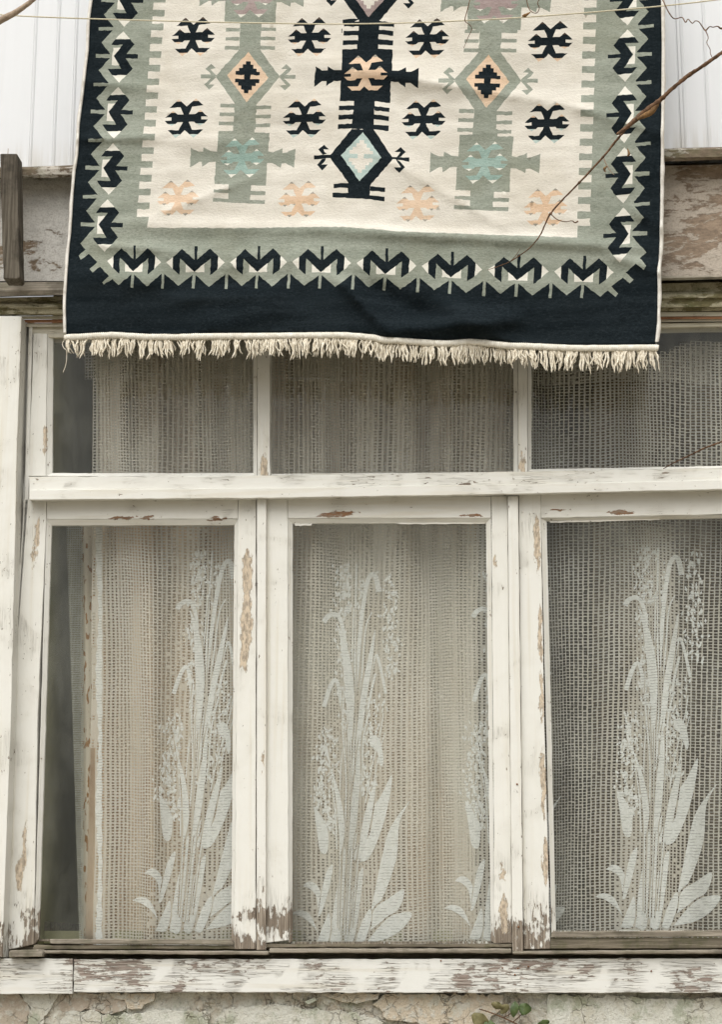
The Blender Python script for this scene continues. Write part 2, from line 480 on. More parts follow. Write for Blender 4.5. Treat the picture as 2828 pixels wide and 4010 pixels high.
def drape_mat():
    m = M('tan patterned drape')
    p = m.pos()
    st = m.vm('MULTIPLY', p, (1, 1, 0.45))
    a = m.noise(st, 7, 4, 0.6, 0.8)
    b = m.noise(st, 3.3, 3, 0.5)
    c = m.mix(m.maprange(a, 0.35, 0.65), (0.62, 0.485, 0.35), (0.44, 0.29, 0.175))
    sp0 = m.n('ShaderNodeSeparateXYZ'); m.put(sp0.inputs[0], p)
    two = m.maprange(sp0.outputs[0], PD(560, 1600, .2).x, PD(640, 1600, .2).x)       # the left half is tan cloth, the right half pale
    c = m.mix(m.math('MULTIPLY', m.maprange(b, 0.42, 0.62, 0.25, 1.0), m.math('MULTIPLY_ADD', two, 0.8, 0.2)), c, (0.72, 0.685, 0.605))
    sp = m.n('ShaderNodeSeparateXYZ'); m.put(sp.inputs[0], p)
    hatch = m.maprange(m.noise(m.vm('MULTIPLY', p, (110, 0, 30)), 1.0, 2), 0.56, 0.60)
    edge = m.maprange(sp.outputs[0], PD(206, 1600, .2).x, PD(211, 1600, .2).x, 1.0, 0.0)
    c = m.mix(edge, c, (0.72, 0.65, 0.53))
    c = m.mix(m.math('MULTIPLY', hatch, edge), c, (0.34, 0.17, 0.05))
    m.bsdf(c, 0.9, None, 0.1)
    return m.m
MAT['drape'] = drape_mat()

RUGC = ['black', 'sage', 'cream', 'peach', 'teal', 'pale_blue', 'mauve', 'taupe', 'ivory', 'umber']
RUGM = [
    wool('wool black', (0.009, 0.0140, 0.0170), (0.016, 0.0225, 0.0265), 0.6),
    wool('wool sage', (0.28, 0.305, 0.25), (0.35, 0.37, 0.312), 0.5, (0.265, 0.275, 0.21)),
    wool('wool cream', (0.71, 0.665, 0.58), (0.78, 0.74, 0.66), 0.14, (0.62, 0.57, 0.475)),
    wool('wool peach', (0.69, 0.49, 0.33), (0.76, 0.59, 0.44), 0.25),
    wool('wool teal', (0.29, 0.41, 0.36), (0.36, 0.47, 0.42), 0.3),
    wool('wool pale blue', (0.43, 0.54, 0.50), (0.52, 0.61, 0.57), 0.2),
    wool('wool mauve', (0.34, 0.265, 0.25), (0.42, 0.34, 0.32), 0.3),
    wool('wool taupe', (0.30, 0.28, 0.23), (0.42, 0.39, 0.33), 0.5),
    wool('wool ivory', (0.77, 0.74, 0.65), (0.83, 0.80, 0.72), 0.08),
    wool('wool umber', (0.055, 0.04, 0.03), (0.13, 0.10, 0.08), 0.5),
]

# ================================================================ the setting
def sheet(name, corners, mat, kind='structure'):
    o = mesh_obj(name, corners, [[0, 1, 2, 3]], mat)
    return tag(o, kind=kind)

sheet('ground', [(-150, -200, 0), (150, -200, 0), (150, 100, 0), (-150, 100, 0)], MAT['ground'])

# room behind the glass
XL = PD(95, 1600, 0).x - 0.025
XR = PD(1760, 1600, 0).x
ZB, ZT_ = PD(600, 2096, 0.05).z, PD(600, 690, 0.05).z
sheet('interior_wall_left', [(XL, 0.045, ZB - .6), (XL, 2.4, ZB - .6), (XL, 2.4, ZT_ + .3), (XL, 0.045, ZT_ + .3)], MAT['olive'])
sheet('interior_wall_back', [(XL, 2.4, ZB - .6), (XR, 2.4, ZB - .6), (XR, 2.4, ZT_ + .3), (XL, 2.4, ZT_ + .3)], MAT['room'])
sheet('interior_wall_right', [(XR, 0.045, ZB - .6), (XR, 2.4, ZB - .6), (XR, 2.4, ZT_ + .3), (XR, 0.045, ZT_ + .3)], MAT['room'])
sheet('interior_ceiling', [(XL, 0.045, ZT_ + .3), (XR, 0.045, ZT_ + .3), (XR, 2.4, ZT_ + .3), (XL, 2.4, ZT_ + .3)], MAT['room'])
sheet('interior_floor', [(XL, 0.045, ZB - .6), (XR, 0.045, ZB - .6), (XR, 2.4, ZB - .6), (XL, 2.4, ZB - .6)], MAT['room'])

# ================================================================ the house front
house = empty('house', (0, 0, 0))
tag(house, 'old house front with white metal siding, stained fascia, peeling window frames and crumbling plaster base', 'house')

# --- upper wall of metal siding
def siding():
    zb_l, zb_r = PD(0, 385, 0.03).z, PD(1600, 345, 0.03).z
    zt = PD(800, -900, 0.03).z
    xs = [-700, -560, -430, -310, -200, -60, 64, 116, 157] + [157 + 57 * i for i in range(1, 24)] + [1530, 1537, 1590, 1650, 1760, 1880, 2000, 2150, 2350]
    back = mesh_obj('siding_wall', [(PD(-700, 350, .05).x, .05, min(zb_l, zb_r) - .12), (PD(2350, 350, .05).x, .05, min(zb_l, zb_r) - .12),
                                    (PD(2350, 350, .05).x, .05, zt), (PD(-700, 350, .05).x, .05, zt)], [[0, 1, 2, 3]], MAT['siding'], house)
    for a, b in zip(xs[:-1], xs[1:]):
        # x measured at the foot of the panel so the seams are plumb
        xa, xb = PD(a, 350, .03).x + .0003, PD(b, 350, .03).x - .0003
        z0 = PD(a, 400 if a < 800 else 360, .03).z
        w = xb - xa
        rb = min(0.006, w * .2)
        prof = [(xa, .045), (xa, .0302), (xa + rb * .5, .0288), (xa + rb, .0300), (xa + rb * 1.3, .0314), (xb - rb * .6, .0314), (xb - rb * .3, .0305), (xb, .0308), (xb, .045)]
        if w < 0.02: prof = [(xa, .045), (xa, .0285), (xb, .0285), (xb, .045)]
        n = len(prof)
        v = [(x, y, z0) for x, y in prof] + [(x, y, zt) for x, y in prof]
        f = [[i, i + 1, n + i + 1, n + i] for i in range(n - 1)] + [[n - 1, 0, n, 2 * n - 1]]
        mesh_obj('siding_panel', v, f, MAT['siding'], back)
siding()

# --- fascia, ledges and moulding: profiles swept along the wall
def sweep(name, xa, xb, prof_a, prof_b, mat, parent, n=40, wob=0.0012):
    """profile = list of (D y at that end, depth); swept from D x = xa to xb"""
    verts, faces = [], []
    m = len(prof_a)
    for i in range(n + 1):
        t = i / n
        x = xa + (xb - xa) * t
        for j in range(m):
            yy = prof_a[j][0] + (prof_b[j][0] - prof_a[j][0]) * t
            dd = prof_a[j][1] + (prof_b[j][1] - prof_a[j][1]) * t
            p = PD(x, yy, dd)
            k = mnoise.noise(Vector((p.x * 16, j * 7.3, 1.7))) * wob + mnoise.noise(Vector((p.x * 60, j * 3.1, 9.7))) * wob * .6
            verts.append((p.x, p.y + k, p.z + k))
    for i in range(n):
        for j in range(m):
            j2 = (j + 1) % m
            faces.append([i * m + j, i * m + j2, (i + 1) * m + j2, (i + 1) * m + j])
    faces.append(list(range(m)))
    faces.append([n * m + j for j in range(m)][::-1])
    o = mesh_obj(name, verts, faces, mat, parent)
    import bmesh
    bm = bmesh.new(); bm.from_mesh(o.data); bmesh.ops.recalc_face_normals(bm, faces=bm.faces); bm.to_mesh(o.data); bm.free()
    return o

XA, XB = -260, 1900
def ext(ya, yb, x0=20, x1=1560):
    """line through ya at D x=x0 and yb at x1, read at XA and XB"""
    s = (yb - ya) / (x1 - x0)
    return ya + s * (XA - x0), ya + s * (XB - x0)
def prof2(rows):
    a, b = [], []
    for (ya, yb, d) in rows:
        e = ext(ya, yb)
        a.append((e[0], d)); b.append((e[1], d))
    return a, b

fa, fb = prof2([(404, 364, -.040), (632, 618, -.040), (636, 622, .05), (404, 364, .05)])
# left part (whiter) and right part (browner) meet behind the rug
e1 = [(404, -.040), (632, -.040), (640, .05), (400, .05)]
e2 = [(384, -.040), (626, -.040), (634, .05), (380, .05)]
e3 = [(364, -.040), (618, -.040), (626, .05), (360, .05)]
fascia = sweep('fascia', XA, 790, e1, e2, MAT['fascia_l'], house)
tag(fascia, 'flaking whitish fascia with brown patches')
fascia_r = sweep('fascia', 791, XB, e2, e3, MAT['fascia_r'], house)
tag(fascia_r, 'brown worn fascia right of the rug')
pa, pb = prof2([(375, 331, -.085), (381, 336, -.098), (394, 352, -.100), (401, 360, -.095), (401, 360, .03), (375, 331, .03)])
sweep('ledge', XA, XB, pa, pb, MAT['ledge'], fascia, 120, .003)
pa, pb = prof2([(633, 618, -.062), (652, 622, -.070), (664, 627, -.066), (665, 627.5, .04), (633, 618, .04)])
sweep('ledge_board', XA, XB, pa, pb, MAT['grey_h'], fascia, 90, .0016)
# cornice moulding under the ledge board, stepping back
pa, pb = prof2([(667, 634, -.030), (676, 652, -.028), (682, 660, -.040), (690, 668, -.043), (692, 670, -.036), (704, 688, -.034), (706, 690, -.02),
                (708, 698, -.016), (708, 698, .05), (667, 634, .05)])
mould = sweep('moulding', XA, XB, pa, pb, MAT['mould'], house, 90, .0010)
tag(mould, 'dark algae stained cornice moulding')
pa, pb = prof2([(709, 699.5, -.012), (716, 709, -.012), (716, 709, .05), (709, 699.5, .05)])
sweep('trim_strip', XA, XB, pa, pb, MAT['paint_cream'], mould, 60)
pa, pb = prof2([(717, 709.5, -.010), (724, 715.5, -.010), (724, 715.5, .05), (717, 709.5, .05)])
sweep('trim_strip', XA, XB, pa, pb, MAT['red_wood'], mould, 60)
pa, pb = prof2([(725, 716, -.004), (733, 721, -.004), (733, 721, .05), (725, 716, .05)])
sweep('trim_strip', XA, XB, pa, pb, MAT['paint_cream'], mould, 60)

# --- outer window frame
PV, PH, PB = MAT['paint_v'], MAT['paint_h'], MAT['paint_bar']
frame = prism('window_frame', [(60, 722), (76, 722), (70, 1060), (62, 1120), (30, 1600), (2, 2132), (-12, 2132), (14, 1600), (48, 1120), (54, 1060)], .022, .05, PV, house, 0)
tag(frame, 'white painted window frame around three casements')
prism('casing', [(-70, 708), (47.5, 709), (42.5, 858), (36, 1038), (35, 1117), (24, 1600), (4, 2146), (-120, 2146)], -.052, .04, PV, frame)
prism('bead', [(64, 722), (72, 723), (63, 1118), (28, 1600), (6, 2128), (-8, 2128), (18, 1600), (54, 1118)], .000, .04, PV, frame, .25)
prism('head', [(60, 728), (1740, 722), (1740, 730), (110, 757), (70, 749)], .004, .05, MAT['paint_cream'], frame)
prism('transom_bar', [(64, 1069), (610, 1066), (1160, 1057), (1745, 1047), (1745, 1092), (1087, 1106.5), (630, 1114.5), (64, 1119)], -.024, .05, PB, frame, .5, 22)
# sloping weather face and a lip on the transom bar
prism('drip_rail', [(64.5, 1098), (610, 1094), (1160, 1085), (1745, 1073), (1745, 1094.5), (1087, 1108.5), (630, 1116), (64.5, 1120.5)], -.036, -.0242, PH, frame, .35, 22)
prism('cover_strip', [(575.8, 1117), (596.5, 1116.5), (596.5, 1600), (595.5, 2130), (574.5, 2130), (575.5, 1600)], -.014, .03, PV, frame, .25)
prism('cover_strip', [(1139, 1112), (1162.5, 1111.5), (1168, 1600), (1174, 2133), (1149.5, 2133), (1144, 1600)], -.014, .03, PV, frame, .25)
prism('jamb', [(1720, 715), (1760, 715), (1780, 1600), (1790, 2130), (1740, 2130), (1735, 1600)], -.005, .05, PV, frame)
prism('casing', [(1752, 700), (1860, 700), (1890, 2146), (1790, 2146), (1775, 1600)], -.050, .04, PV, frame)

# posts between the upper lights
prism('post', [(576.6, 742), (605.5, 742), (605, 1040), (606, 1064), (603, 1068), (577, 1068)], -.004, .045, PV, frame, .25)
prism('post', [(1162, 735), (1183, 735), (1183.6, 1058), (1163, 1059)], -.004, .045, PV, frame, .25)

# --- glazed units
def bead4(parent, outer, inner, mat_v, mat_h, yo, yi, skip=()):
    """four sloping glazing beads between an outer and an inner quad (tl, tr, br, bl)"""
    names = ['top', 'right', 'bottom', 'left']
    for i in range(4):
        if names[i] in skip: continue
        j = (i + 1) % 4
        a, b, c, d = outer[i], outer[j], inner[j], inner[i]
        prism('glazing_bead', [(a[0], a[1], yo), (b[0], b[1], yo), (c[0], c[1], yi), (d[0], d[1], yi)], 0, .022,
              mat_h if i % 2 == 0 else mat_v, parent, .22, 24, .0006)

def pane(parent, q, y):
    o = prism('pane', q, y, y + .003, MAT['glass'], parent, 0, 99, 0)
    return o

def lift(q, d):
    (x0, y0), (x1, y1), (x2, y2), (x3, y3) = q
    return [(x0 - d, y0 - d), (x1 + d, y1 - d), (x2 + d, y2 + d), (x3 - d, y3 + d)]

GY = .0125
def rebate(name, q, parent, label):
    """thin hidden frame that carries the boards of a sash"""
    o = lift(q, 6); i = lift(q, 1)
    v = []
    for yy in (.024, .045):
        v += [PD(x, y, yy) for x, y in o] + [PD(x, y, yy) for x, y in i]
    f = []
    for k in range(4):
        j = (k + 1) % 4
        f += [[k, j, 4 + j, 4 + k], [8 + k, 12 + k, 12 + j, 8 + j], [4 + k, 4 + j, 12 + j, 12 + k], [k, 8 + k, 8 + j, j]]
    r = mesh_obj(name, v, f, PV, parent)
    return tag(r, label)

# lower sashes
def sash1():
    g = [(115, 1178), (525, 1177), (518, 2106), (86.5, 2104)]
    s = rebate('casement_sash', g, house, 'peeling white casement with tan bare patch')
    prism('stile', [(51, 1119), (103, 1119), (103, 1164), (83.6, 1603), (75, 2117), (15, 2129), (25, 1603), (51, 1143)], 0, .04, PV, s)
    prism('stile', [(533.8, 1118), (574, 1117), (573.5, 1600), (573, 2128), (525, 2128), (525, 2105), (530, 1600)], 0, .04, PV, s)
    prism('rail', [(103.6, 1119.5), (533.2, 1117), (533, 1163), (104, 1164)], .0015, .04, PH, s)
    prism('rail', [(76, 2117.5), (524.4, 2119), (524.6, 2128), (72, 2128)], .001, .04, MAT['dark_h'], s, .5, 20)
    bead4(s, [(103.5, 1164.3), (533.5, 1164), (525.5, 2118), (75.5, 2117)], g, PV, PH, .003, .011, ('bottom',))
    prism('glazing_bead', [(110, 2105), (519, 2106.5), (524, 2118), (112, 2116)], -.004, .012, MAT['grey_h'], s, .4, 18, .002)
    pane(s, lift(g, 4), GY)
sash1()
def sash2():
    g = [(656, 1174), (1090, 1172), (1101, 2109), (655, 2110)]
    s = rebate('casement_sash', g, house, 'white casement with dark red bare patch on its top rail')
    prism('stile', [(597.2, 1116), (644.5, 1115.5), (646, 1600), (647, 2108), (595.5, 2114), (596.8, 1600)], 0, .04, PV, s)
    prism('stile', [(1102, 1112), (1138.5, 1111.5), (1143.6, 1600), (1149, 2114), (1109, 2115), (1106, 1600)], 0, .04, PV, s)
    prism('rail', [(645, 1116), (1101.5, 1112.3), (1101.5, 1161), (645, 1162)], .0015, .04, PH, s)
    prism('rail', [(596, 2115.5), (1149, 2116), (1149, 2124), (596, 2124.5)], .001, .04, MAT['dark_h'], s, .5, 20)
    bead4(s, [(644.8, 1162.3), (1101.7, 1161.5), (1109, 2115), (647, 2115)], g, PV, PH, .003, .011, ('bottom',))
    prism('putty_line', [(660, 1173.5), (700, 1173), (698, 1178), (662, 1179)], .0105, .0125, MAT['paint_h'], s, .8, 6, 0)
    prism('putty_line', [(883, 1172), (1088, 1170.5), (1088, 1174), (900, 1175)], .0105, .0125, MAT['paint_h'], s, .5, 10, 0)
    pane(s, lift(g, 4), GY)
sash2()
def sash3():
    g = [(1226.5, 1168), (1690, 1160), (1716, 2082), (1247.5, 2085)]
    s = rebate('casement_sash', g, house, 'white casement with torn paint down its left stile')
    prism('stile', [(1163.2, 1109), (1213, 1107), (1221, 1600), (1234, 2100), (1234, 2127), (1175, 2128), (1168.6, 1600)], 0, .04, PV, s)
    prism('stile', [(1700, 1098), (1738, 1096), (1745, 1600), (1760, 2127), (1726, 2127), (1712, 1600)], 0, .04, PV, s)
    prism('rail', [(1213.6, 1107.5), (1699.6, 1097.5), (1699.6, 1151), (1213.8, 1161.5)], .0015, .04, PH, s)
    prism('rail', [(1234.6, 2103), (1725.5, 2101), (1725.5, 2126), (1234.6, 2127)], .001, .04, MAT['dark_h'], s, .5, 20)
    bead4(s, [(1213.6, 1161.8), (1699.8, 1152), (1725.8, 2100), (1238, 2102)], g, PV, PH, .003, .011, ('bottom',))
    prism('glazing_bead', [(1239, 2088), (1725, 2085), (1725, 2099.5), (1235, 2102)], -.003, .012, MAT['grey_h'], s, .4, 18, .002)
    prism('putty_line', [(1232, 1168), (1480, 1162), (1480, 1165), (1235, 1172)], .0105, .0125, MAT['paint_h'], s, .5, 12, 0)
    pane(s, lift(g, 4), GY)
sash3()

# upper lights
def light(q, outer, stile, label):
    s = rebate('transom_light', q, house, label)
    if stile: prism('stile', stile, 0, .04, PV, s)
    bead4(s, outer, q, PV, PH, .003, .011)
    pane(s, lift(q, 4), GY)
light([(119, 756), (567.5, 748), (567.5, 1060.5), (116.5, 1060.5)], [(105.6, 748), (576, 742), (576, 1068.5), (102.6, 1067)],
      [(74, 747), (105, 748), (102, 1067), (63, 1067.5)], 'upper light with dark gap beside the net')
light([(608, 747), (1151.5, 737), (1152, 1058.5), (608, 1062)], [(606, 742), (1161, 733), (1162, 1061), (606.5, 1066)], None, 'middle upper light')
light([(1193, 735), (1700, 729), (1712, 1043), (1192.5, 1052)], [(1184, 733), (1712, 722), (1722, 1047), (1184.2, 1057)],
      [(1712.6, 722), (1738, 720), (1742, 1046), (1722.5, 1047)], 'right upper light below the brown strip')

# --- sill
SL = MAT['paint_sill']
sill = prism('sill_board', [(164.5, 2150), (800, 2150), (1300, 2149), (1900, 2148), (1900, 2226), (1300, 2226), (800, 2225.5), (163.5, 2224)], -.030, .04, SL, house, .6, 16)
tag(sill, 'long flaking white sill board')
s2 = prism('sill_board', [(-200, 2148), (162.5, 2149), (161.5, 2228.5), (-200, 2229.5)], -.034, .04, SL, house, .6, 16)
tag(s2, 'short cracked white sill board end')
st = prism('drip_strip', [(97, 2130.5), (600, 2132), (602.5, 2136), (600, 2141), (99, 2137.5)], -.044, .03, MAT['grey_h'], house, .35, 18, .003)
prism('drip_strip', [(603.2, 2126), (1148, 2126.5), (1147, 2137), (603.2, 2136.5)], -.040, .03, MAT['grey_h'], house, .35, 18, .003)
prism('drip_strip', [(1148.6, 2132), (1900, 2127), (1900, 2138), (1150, 2139.5)], -.046, .03, MAT['grey_h'], house, .35, 18, .003)
prism('sill_block', [(19, 2131), (84, 2128), (94, 2135), (94, 2145), (18, 2147)], -.058, .03, MAT['grey_h'], house, .5, 12, .003)
prism('sill_underlay', [(-200, 2121), (1900, 2121), (1900, 2160), (-200, 2160)], .013, .06, MAT['dark_h'], house, 0)
for (x, y) in [(989, 2154), (1162, 2171), (1185, 2167), (1461, 2177), (1127, 2170), (1155, 2185)]:
    c = PD(x, y, -.031)
    tube('nail', [c + Vector((0, -.0015, 0)), c + Vector((0, .01, 0))], .0019, MAT['nail'], sill, 8)
for (x, y, yy) in [(1160, 1758, -.014), (1163, 2078, -.014), (556, 1145, 0), (1172, 1148, 0), (1188, 1151, 0)]:
    c = PD(x, y, yy - .001)
    tube('nail', [c + Vector((0, -.001, 0)), c + Vector((0, .01, 0))], .0022, MAT['nail'] if x == 1160 or x == 1163 else MAT['paint_v'], frame, 10)

# --- plaster wall below the sill, real relief
def plaster_wall():
    x0, x1 = PD(-700, 2200, 0).x, PD(2350, 2200, 0).x
    zt = PD(800, 2214, 0).z
    zm = zt - 0.30
    nx, nz = 620, 64
    v, f = [], []
    def disp(x, z):
        p = Vector((x, 0, z))
        a = mnoise.noise(p * 5) * .007 + mnoise.noise(p * 17) * .006 + mnoise.noise(p * 60) * .0035 + mnoise.noise(p * 150) * .0016
        cliff = mnoise.noise(Vector((x * 9, 3.3, z * 13))) + .35 * mnoise.noise(Vector((x * 45, 8.3, z * 45)))
        a += .005 if cliff > .05 else 0
        return a
    for j in range(nz + 1):
        z = zt - (zt - zm) * j / nz
        for i in range(nx + 1):
            x = x0 + (x1 - x0) * i / nx
            v.append((x, .006 - disp(x, z), z))
    for j in range(nz):
        for i in range(nx):
            a = j * (nx + 1) + i
            f.append([a, a + nx + 1, a + nx + 2, a + 1])
    b = len(v)
    v += [(x0, .006, zm), (x1, .006, zm), (x1, .006, 0), (x0, .006, 0)]
    f.append([b, b + 3, b + 2, b + 1])
    o = mesh_obj('plaster_wall', v, f, MAT['plaster'], house)
    tag(o, 'rough lichened plaster below the sill')
    def flake(pts, mat, yf, lab=None):
        k = prism('plaster_flake', pts, yf, .008, MAT[mat], o, 2.2, 9, .0012)
        if lab: tag(k, lab)
    flake([(245, 2226), (346, 2226), (344, 2244), (322, 2252), (318, 2262), (284, 2262), (278, 2242), (250, 2238)], 'flake_tan', -.009)
    flake([(712, 2226), (850, 2226), (848, 2240), (822, 2244), (800, 2250), (765, 2246), (752, 2240), (735, 2236)], 'flake_tan', -.010)
    flake([(44, 2226), (132, 2228), (118, 2250), (104, 2275), (92, 2300), (72, 2330), (60, 2296), (70, 2262), (52, 2244)], 'flake_pale', -.008)
    flake([(-40, 2226), (40, 2226), (66, 2262), (56, 2300), (60, 2380), (-60, 2380)], 'flake_brown', -.004, 'smooth brown render at the left')
    flake([(138, 2228), (240, 2226), (280, 2244), (282, 2262), (250, 2274), (190, 2262), (160, 2270), (128, 2262)], 'flake_brown', -.004)
    flake([(150, 2268), (200, 2264), (260, 2278), (330, 2266), (420, 2264), (470, 2274), (460, 2350), (160, 2360), (110, 2320)], 'flake_pale', -.006)
    flake([(862, 2228), (1130, 2230), (1125, 2262), (1085, 2300), (960, 2296), (868, 2286), (852, 2262), (835, 2252), (850, 2240)], 'flake_tan', -.005, 'cream plaster beside the ivy')
    flake([(1230, 2230), (1380, 2232), (1470, 2240), (1660, 2236), (1700, 2350), (1500, 2360), (1240, 2350), (1225, 2280)], 'flake_pale', -.0075)
    flake([(500, 2262), (620, 2250), (700, 2262), (790, 2268), (860, 2292), (850, 2370), (510, 2370), (480, 2300)], 'flake_pale', -.005)
    flake([(683, 2246), (706, 2236), (710, 2242), (690, 2252)], 'flake_pale', -.016, 'loose tilted chip of limewash')
    return o
plaster_wall()
# flanking whitewashed wall outside the window
for (a, b) in ((-700, -110), (1850, 2350)):
    prism('flank_wall', [(a, 690), (b, 690), (b, 2215), (a, 2215)], -.01, .05, MAT['wall_white'], house, 0, 99, 0)

# interior window board
ZW = ZB + .012
def block(name, x0, x1, y0, y1, z0, z1, mat, parent):
    v = [(x, y, z) for z in (z0, z1) for y in (y0, y1) for x in (x0, x1)]
    return mesh_obj(name, v, [[0, 2, 3, 1], [4, 5, 7, 6], [0, 1, 5, 4], [2, 6, 7, 3], [0, 4, 6, 2], [1, 3, 7, 5]], mat, parent)
wb = block('window_board', XL + .001, XR - .001, .205, 1.0, ZW - .03, ZW, MAT['olive'], house)
block('skirting', XL + .001, XL + .014, .206, 1.0, ZW + .001, ZW + .022, MAT['dark_h'], wb)

# ================================================================ meshes cut along outlines
def in_poly(x, y, poly):
    c = False
    n = len(poly)
    j = n - 1
    for i in range(n):
        xi, yi = poly[i]; xj, yj = poly[j]
        if (yi > y) != (yj > y) and x < (xj - xi) * (y - yi) / (yj - yi) + xi: c = not c
        j = i
    return c

def cut_mesh(polys, grid, bounds, inside=True):
    """triangulate the plane along every outline; returns verts, faces, last polygon index of each face"""
    vs, fs = [], []
    for p in polys:
        b = len(vs)
        vs += [Vector(q) for q in p]
        fs.append(list(range(b, b + len(p))))
    x0, y0, x1, y1 = bounds
    if grid:
        nx = max(1, int((x1 - x0) / grid)); ny = max(1, int((y1 - y0) / grid))
        for j in range(ny + 1):
            for i in range(nx + 1):
                x = x0 + (x1 - x0) * i / nx + random.uniform(-.2, .2) * grid
                y = y0 + (y1 - y0) * j / ny + random.uniform(-.2, .2) * grid
                if in_poly(x, y, polys[0]) or not inside: vs.append(Vector((x, y)))
    ov, oe, of, iv, ie, if_ = delaunay_2d_cdt(vs, [], fs, 0, 1e-4, True)
    P = np.array([(q.x, q.y) for q in ov])
    T = np.array([list(f)[:3] for f in of])
    C = P[T].mean(axis=1)
    own = np.full(len(T), -1)
    for k, p in enumerate(polys):
        p = np.array(p)
        sel = np.nonzero((C[:, 0] >= p[:, 0].min()) & (C[:, 0] <= p[:, 0].max()) & (C[:, 1] >= p[:, 1].min()) & (C[:, 1] <= p[:, 1].max()))[0]
        if not len(sel): continue
        x, y = C[sel, 0], C[sel, 1]
        ins = np.zeros(len(sel), bool)
        q = np.roll(p, 1, axis=0)
        for (xi, yi), (xj, yj) in zip(p, q):
            if yi == yj: continue
            ins ^= ((yi > y) != (yj > y)) & (x < (xj - xi) * (y - yi) / (yj - yi) + xi)
        own[sel[ins]] = k
    sel = np.nonzero(own >= 0)[0]
    keep = [[int(i) for i in T[k]] for k in sel]
    ids = [int(own[k]) for k in sel]
    return ov, keep, ids

# ================================================================ the rug
def lerp_line(pts, y):
    for (xa, ya), (xb, yb) in zip(pts[:-1], pts[1:]):
        if ya <= y <= yb: return xa + (xb - xa) * (y - ya) / (yb - ya)
    return pts[0][0] if y < pts[0][1] else pts[-1][0]

RUG_TOP = -330
LE = [(388, RUG_TOP), (361, 0), (351, 74), (346, 198), (337, 272), (323, 391), (311, 481), (304.5, 606), (294.5, 668), (286, 764), (277.5, 906), (270.7, 963), (261.6, 1087), (256, 1200), (258, 1307)]
RE = [(2588, RUG_TOP), (2591, 0), (2594, 170), (2592, 396), (2589.7, 510), (2588.6, 680), (2587, 849), (2584, 991), (2576, 1055), (2578, 1132), (2576, 1262), (2567, 1348)]
BE = [(258, 1307), (441, 1299), (585, 1306), (922, 1303), (1340, 1299), (1400, 1303), (1453, 1308), (1515, 1319), (1752, 1332), (1841, 1325), (2017, 1341), (2282, 1350), (2567, 1348)]

RIDGES = [  # x0,y0,x1,y1, half width, height (m, towards the viewer), sharp
    (330, 318, 640, 352, 22, .0045, 1), (300, 546, 560, 538, 16, .006, 1), (560, 538, 900, 560, 40, .003, 0),
    (1500, 290, 2330, 430, 30, .006, 1), (1240, 250, 1760, 330, 50, .004, 0), (1400, 560, 1960, 880, 34, .004, 1),
    (1420, 905, 2420, 965, 20, .0055, 0), (560, 880, 1300, 900, 30, .004, 0), (400, 960, 700, 985, 18, .005, 1),
    (620, 840, 980, 700, 26, .004, 1), (1330, 1105, 1520, 1300, 22, .009, 1), (1440, 1120, 1700, 1260, 40, -.006, 0),
    (1560, 1290, 1980, 1255, 34, .012, 0), (1750, 1190, 1960, 1330, 40, .008, 0), (700, 1170, 1060, 1150, 30, .004, 0),
    (780, 1300, 1100, 1180, 60, .005, 0), (1900, 360, 2000, 900, 70, .003, 0), (2300, 440, 2600, 520, 26, .005, 1), (2480, 820, 2600, 900, 24, .006, 1),
    (2400, 1000, 2600, 1075, 30, .007, 1), (300, 1090, 620, 1100, 50, .004, 0), (1000, 400, 1500, 440, 60, .003, 0), (640, 1020, 1300, 1010, 60, .004, 0),
]
def rug_y(x, y):
    d = -0.128 - 0.034 * (max(y, RUG_TOP) + 330) / 1640.0
    d -= .006 * math.sin(x / 310 + 0.7) * math.sin(y / 420 + .4) + .0035 * math.sin(x / 140 + y / 230)
    k = max(0.0, (y - 900) / 420.0)
    d -= k * k * .008 * math.sin(x / 205 + 1.2)
    for (x0, y0, x1, y1, w, h, sharp) in RIDGES:
        ex, ey = x1 - x0, y1 - y0
        L = math.hypot(ex, ey)
        t = ((x - x0) * ex + (y - y0) * ey) / (L * L)
        if t < -.25 or t > 1.25: continue
        q = ((x - x0) * -ey + (y - y0) * ex) / L
        if abs(q) > 4 * w: continue
        fade = min(1, max(0, (t + .25) / .35)) * min(1, max(0, (1.25 - t) / .35))
        d -= (2.9 if y0 > 1080 else 2.1) * h * fade * (math.exp(-abs(q) / w) if sharp else math.exp(-(q / w) ** 2))
    d -= .0030 * mnoise.noise(Vector((x / 90, y / 60, 3.1))) + .0012 * mnoise.noise(Vector((x / 30, y / 24, 8.1)))
    return d

def ZT(ox, oy, f):
    return lambda pts: [(ox + a / f, oy + b / f) for a, b in pts]

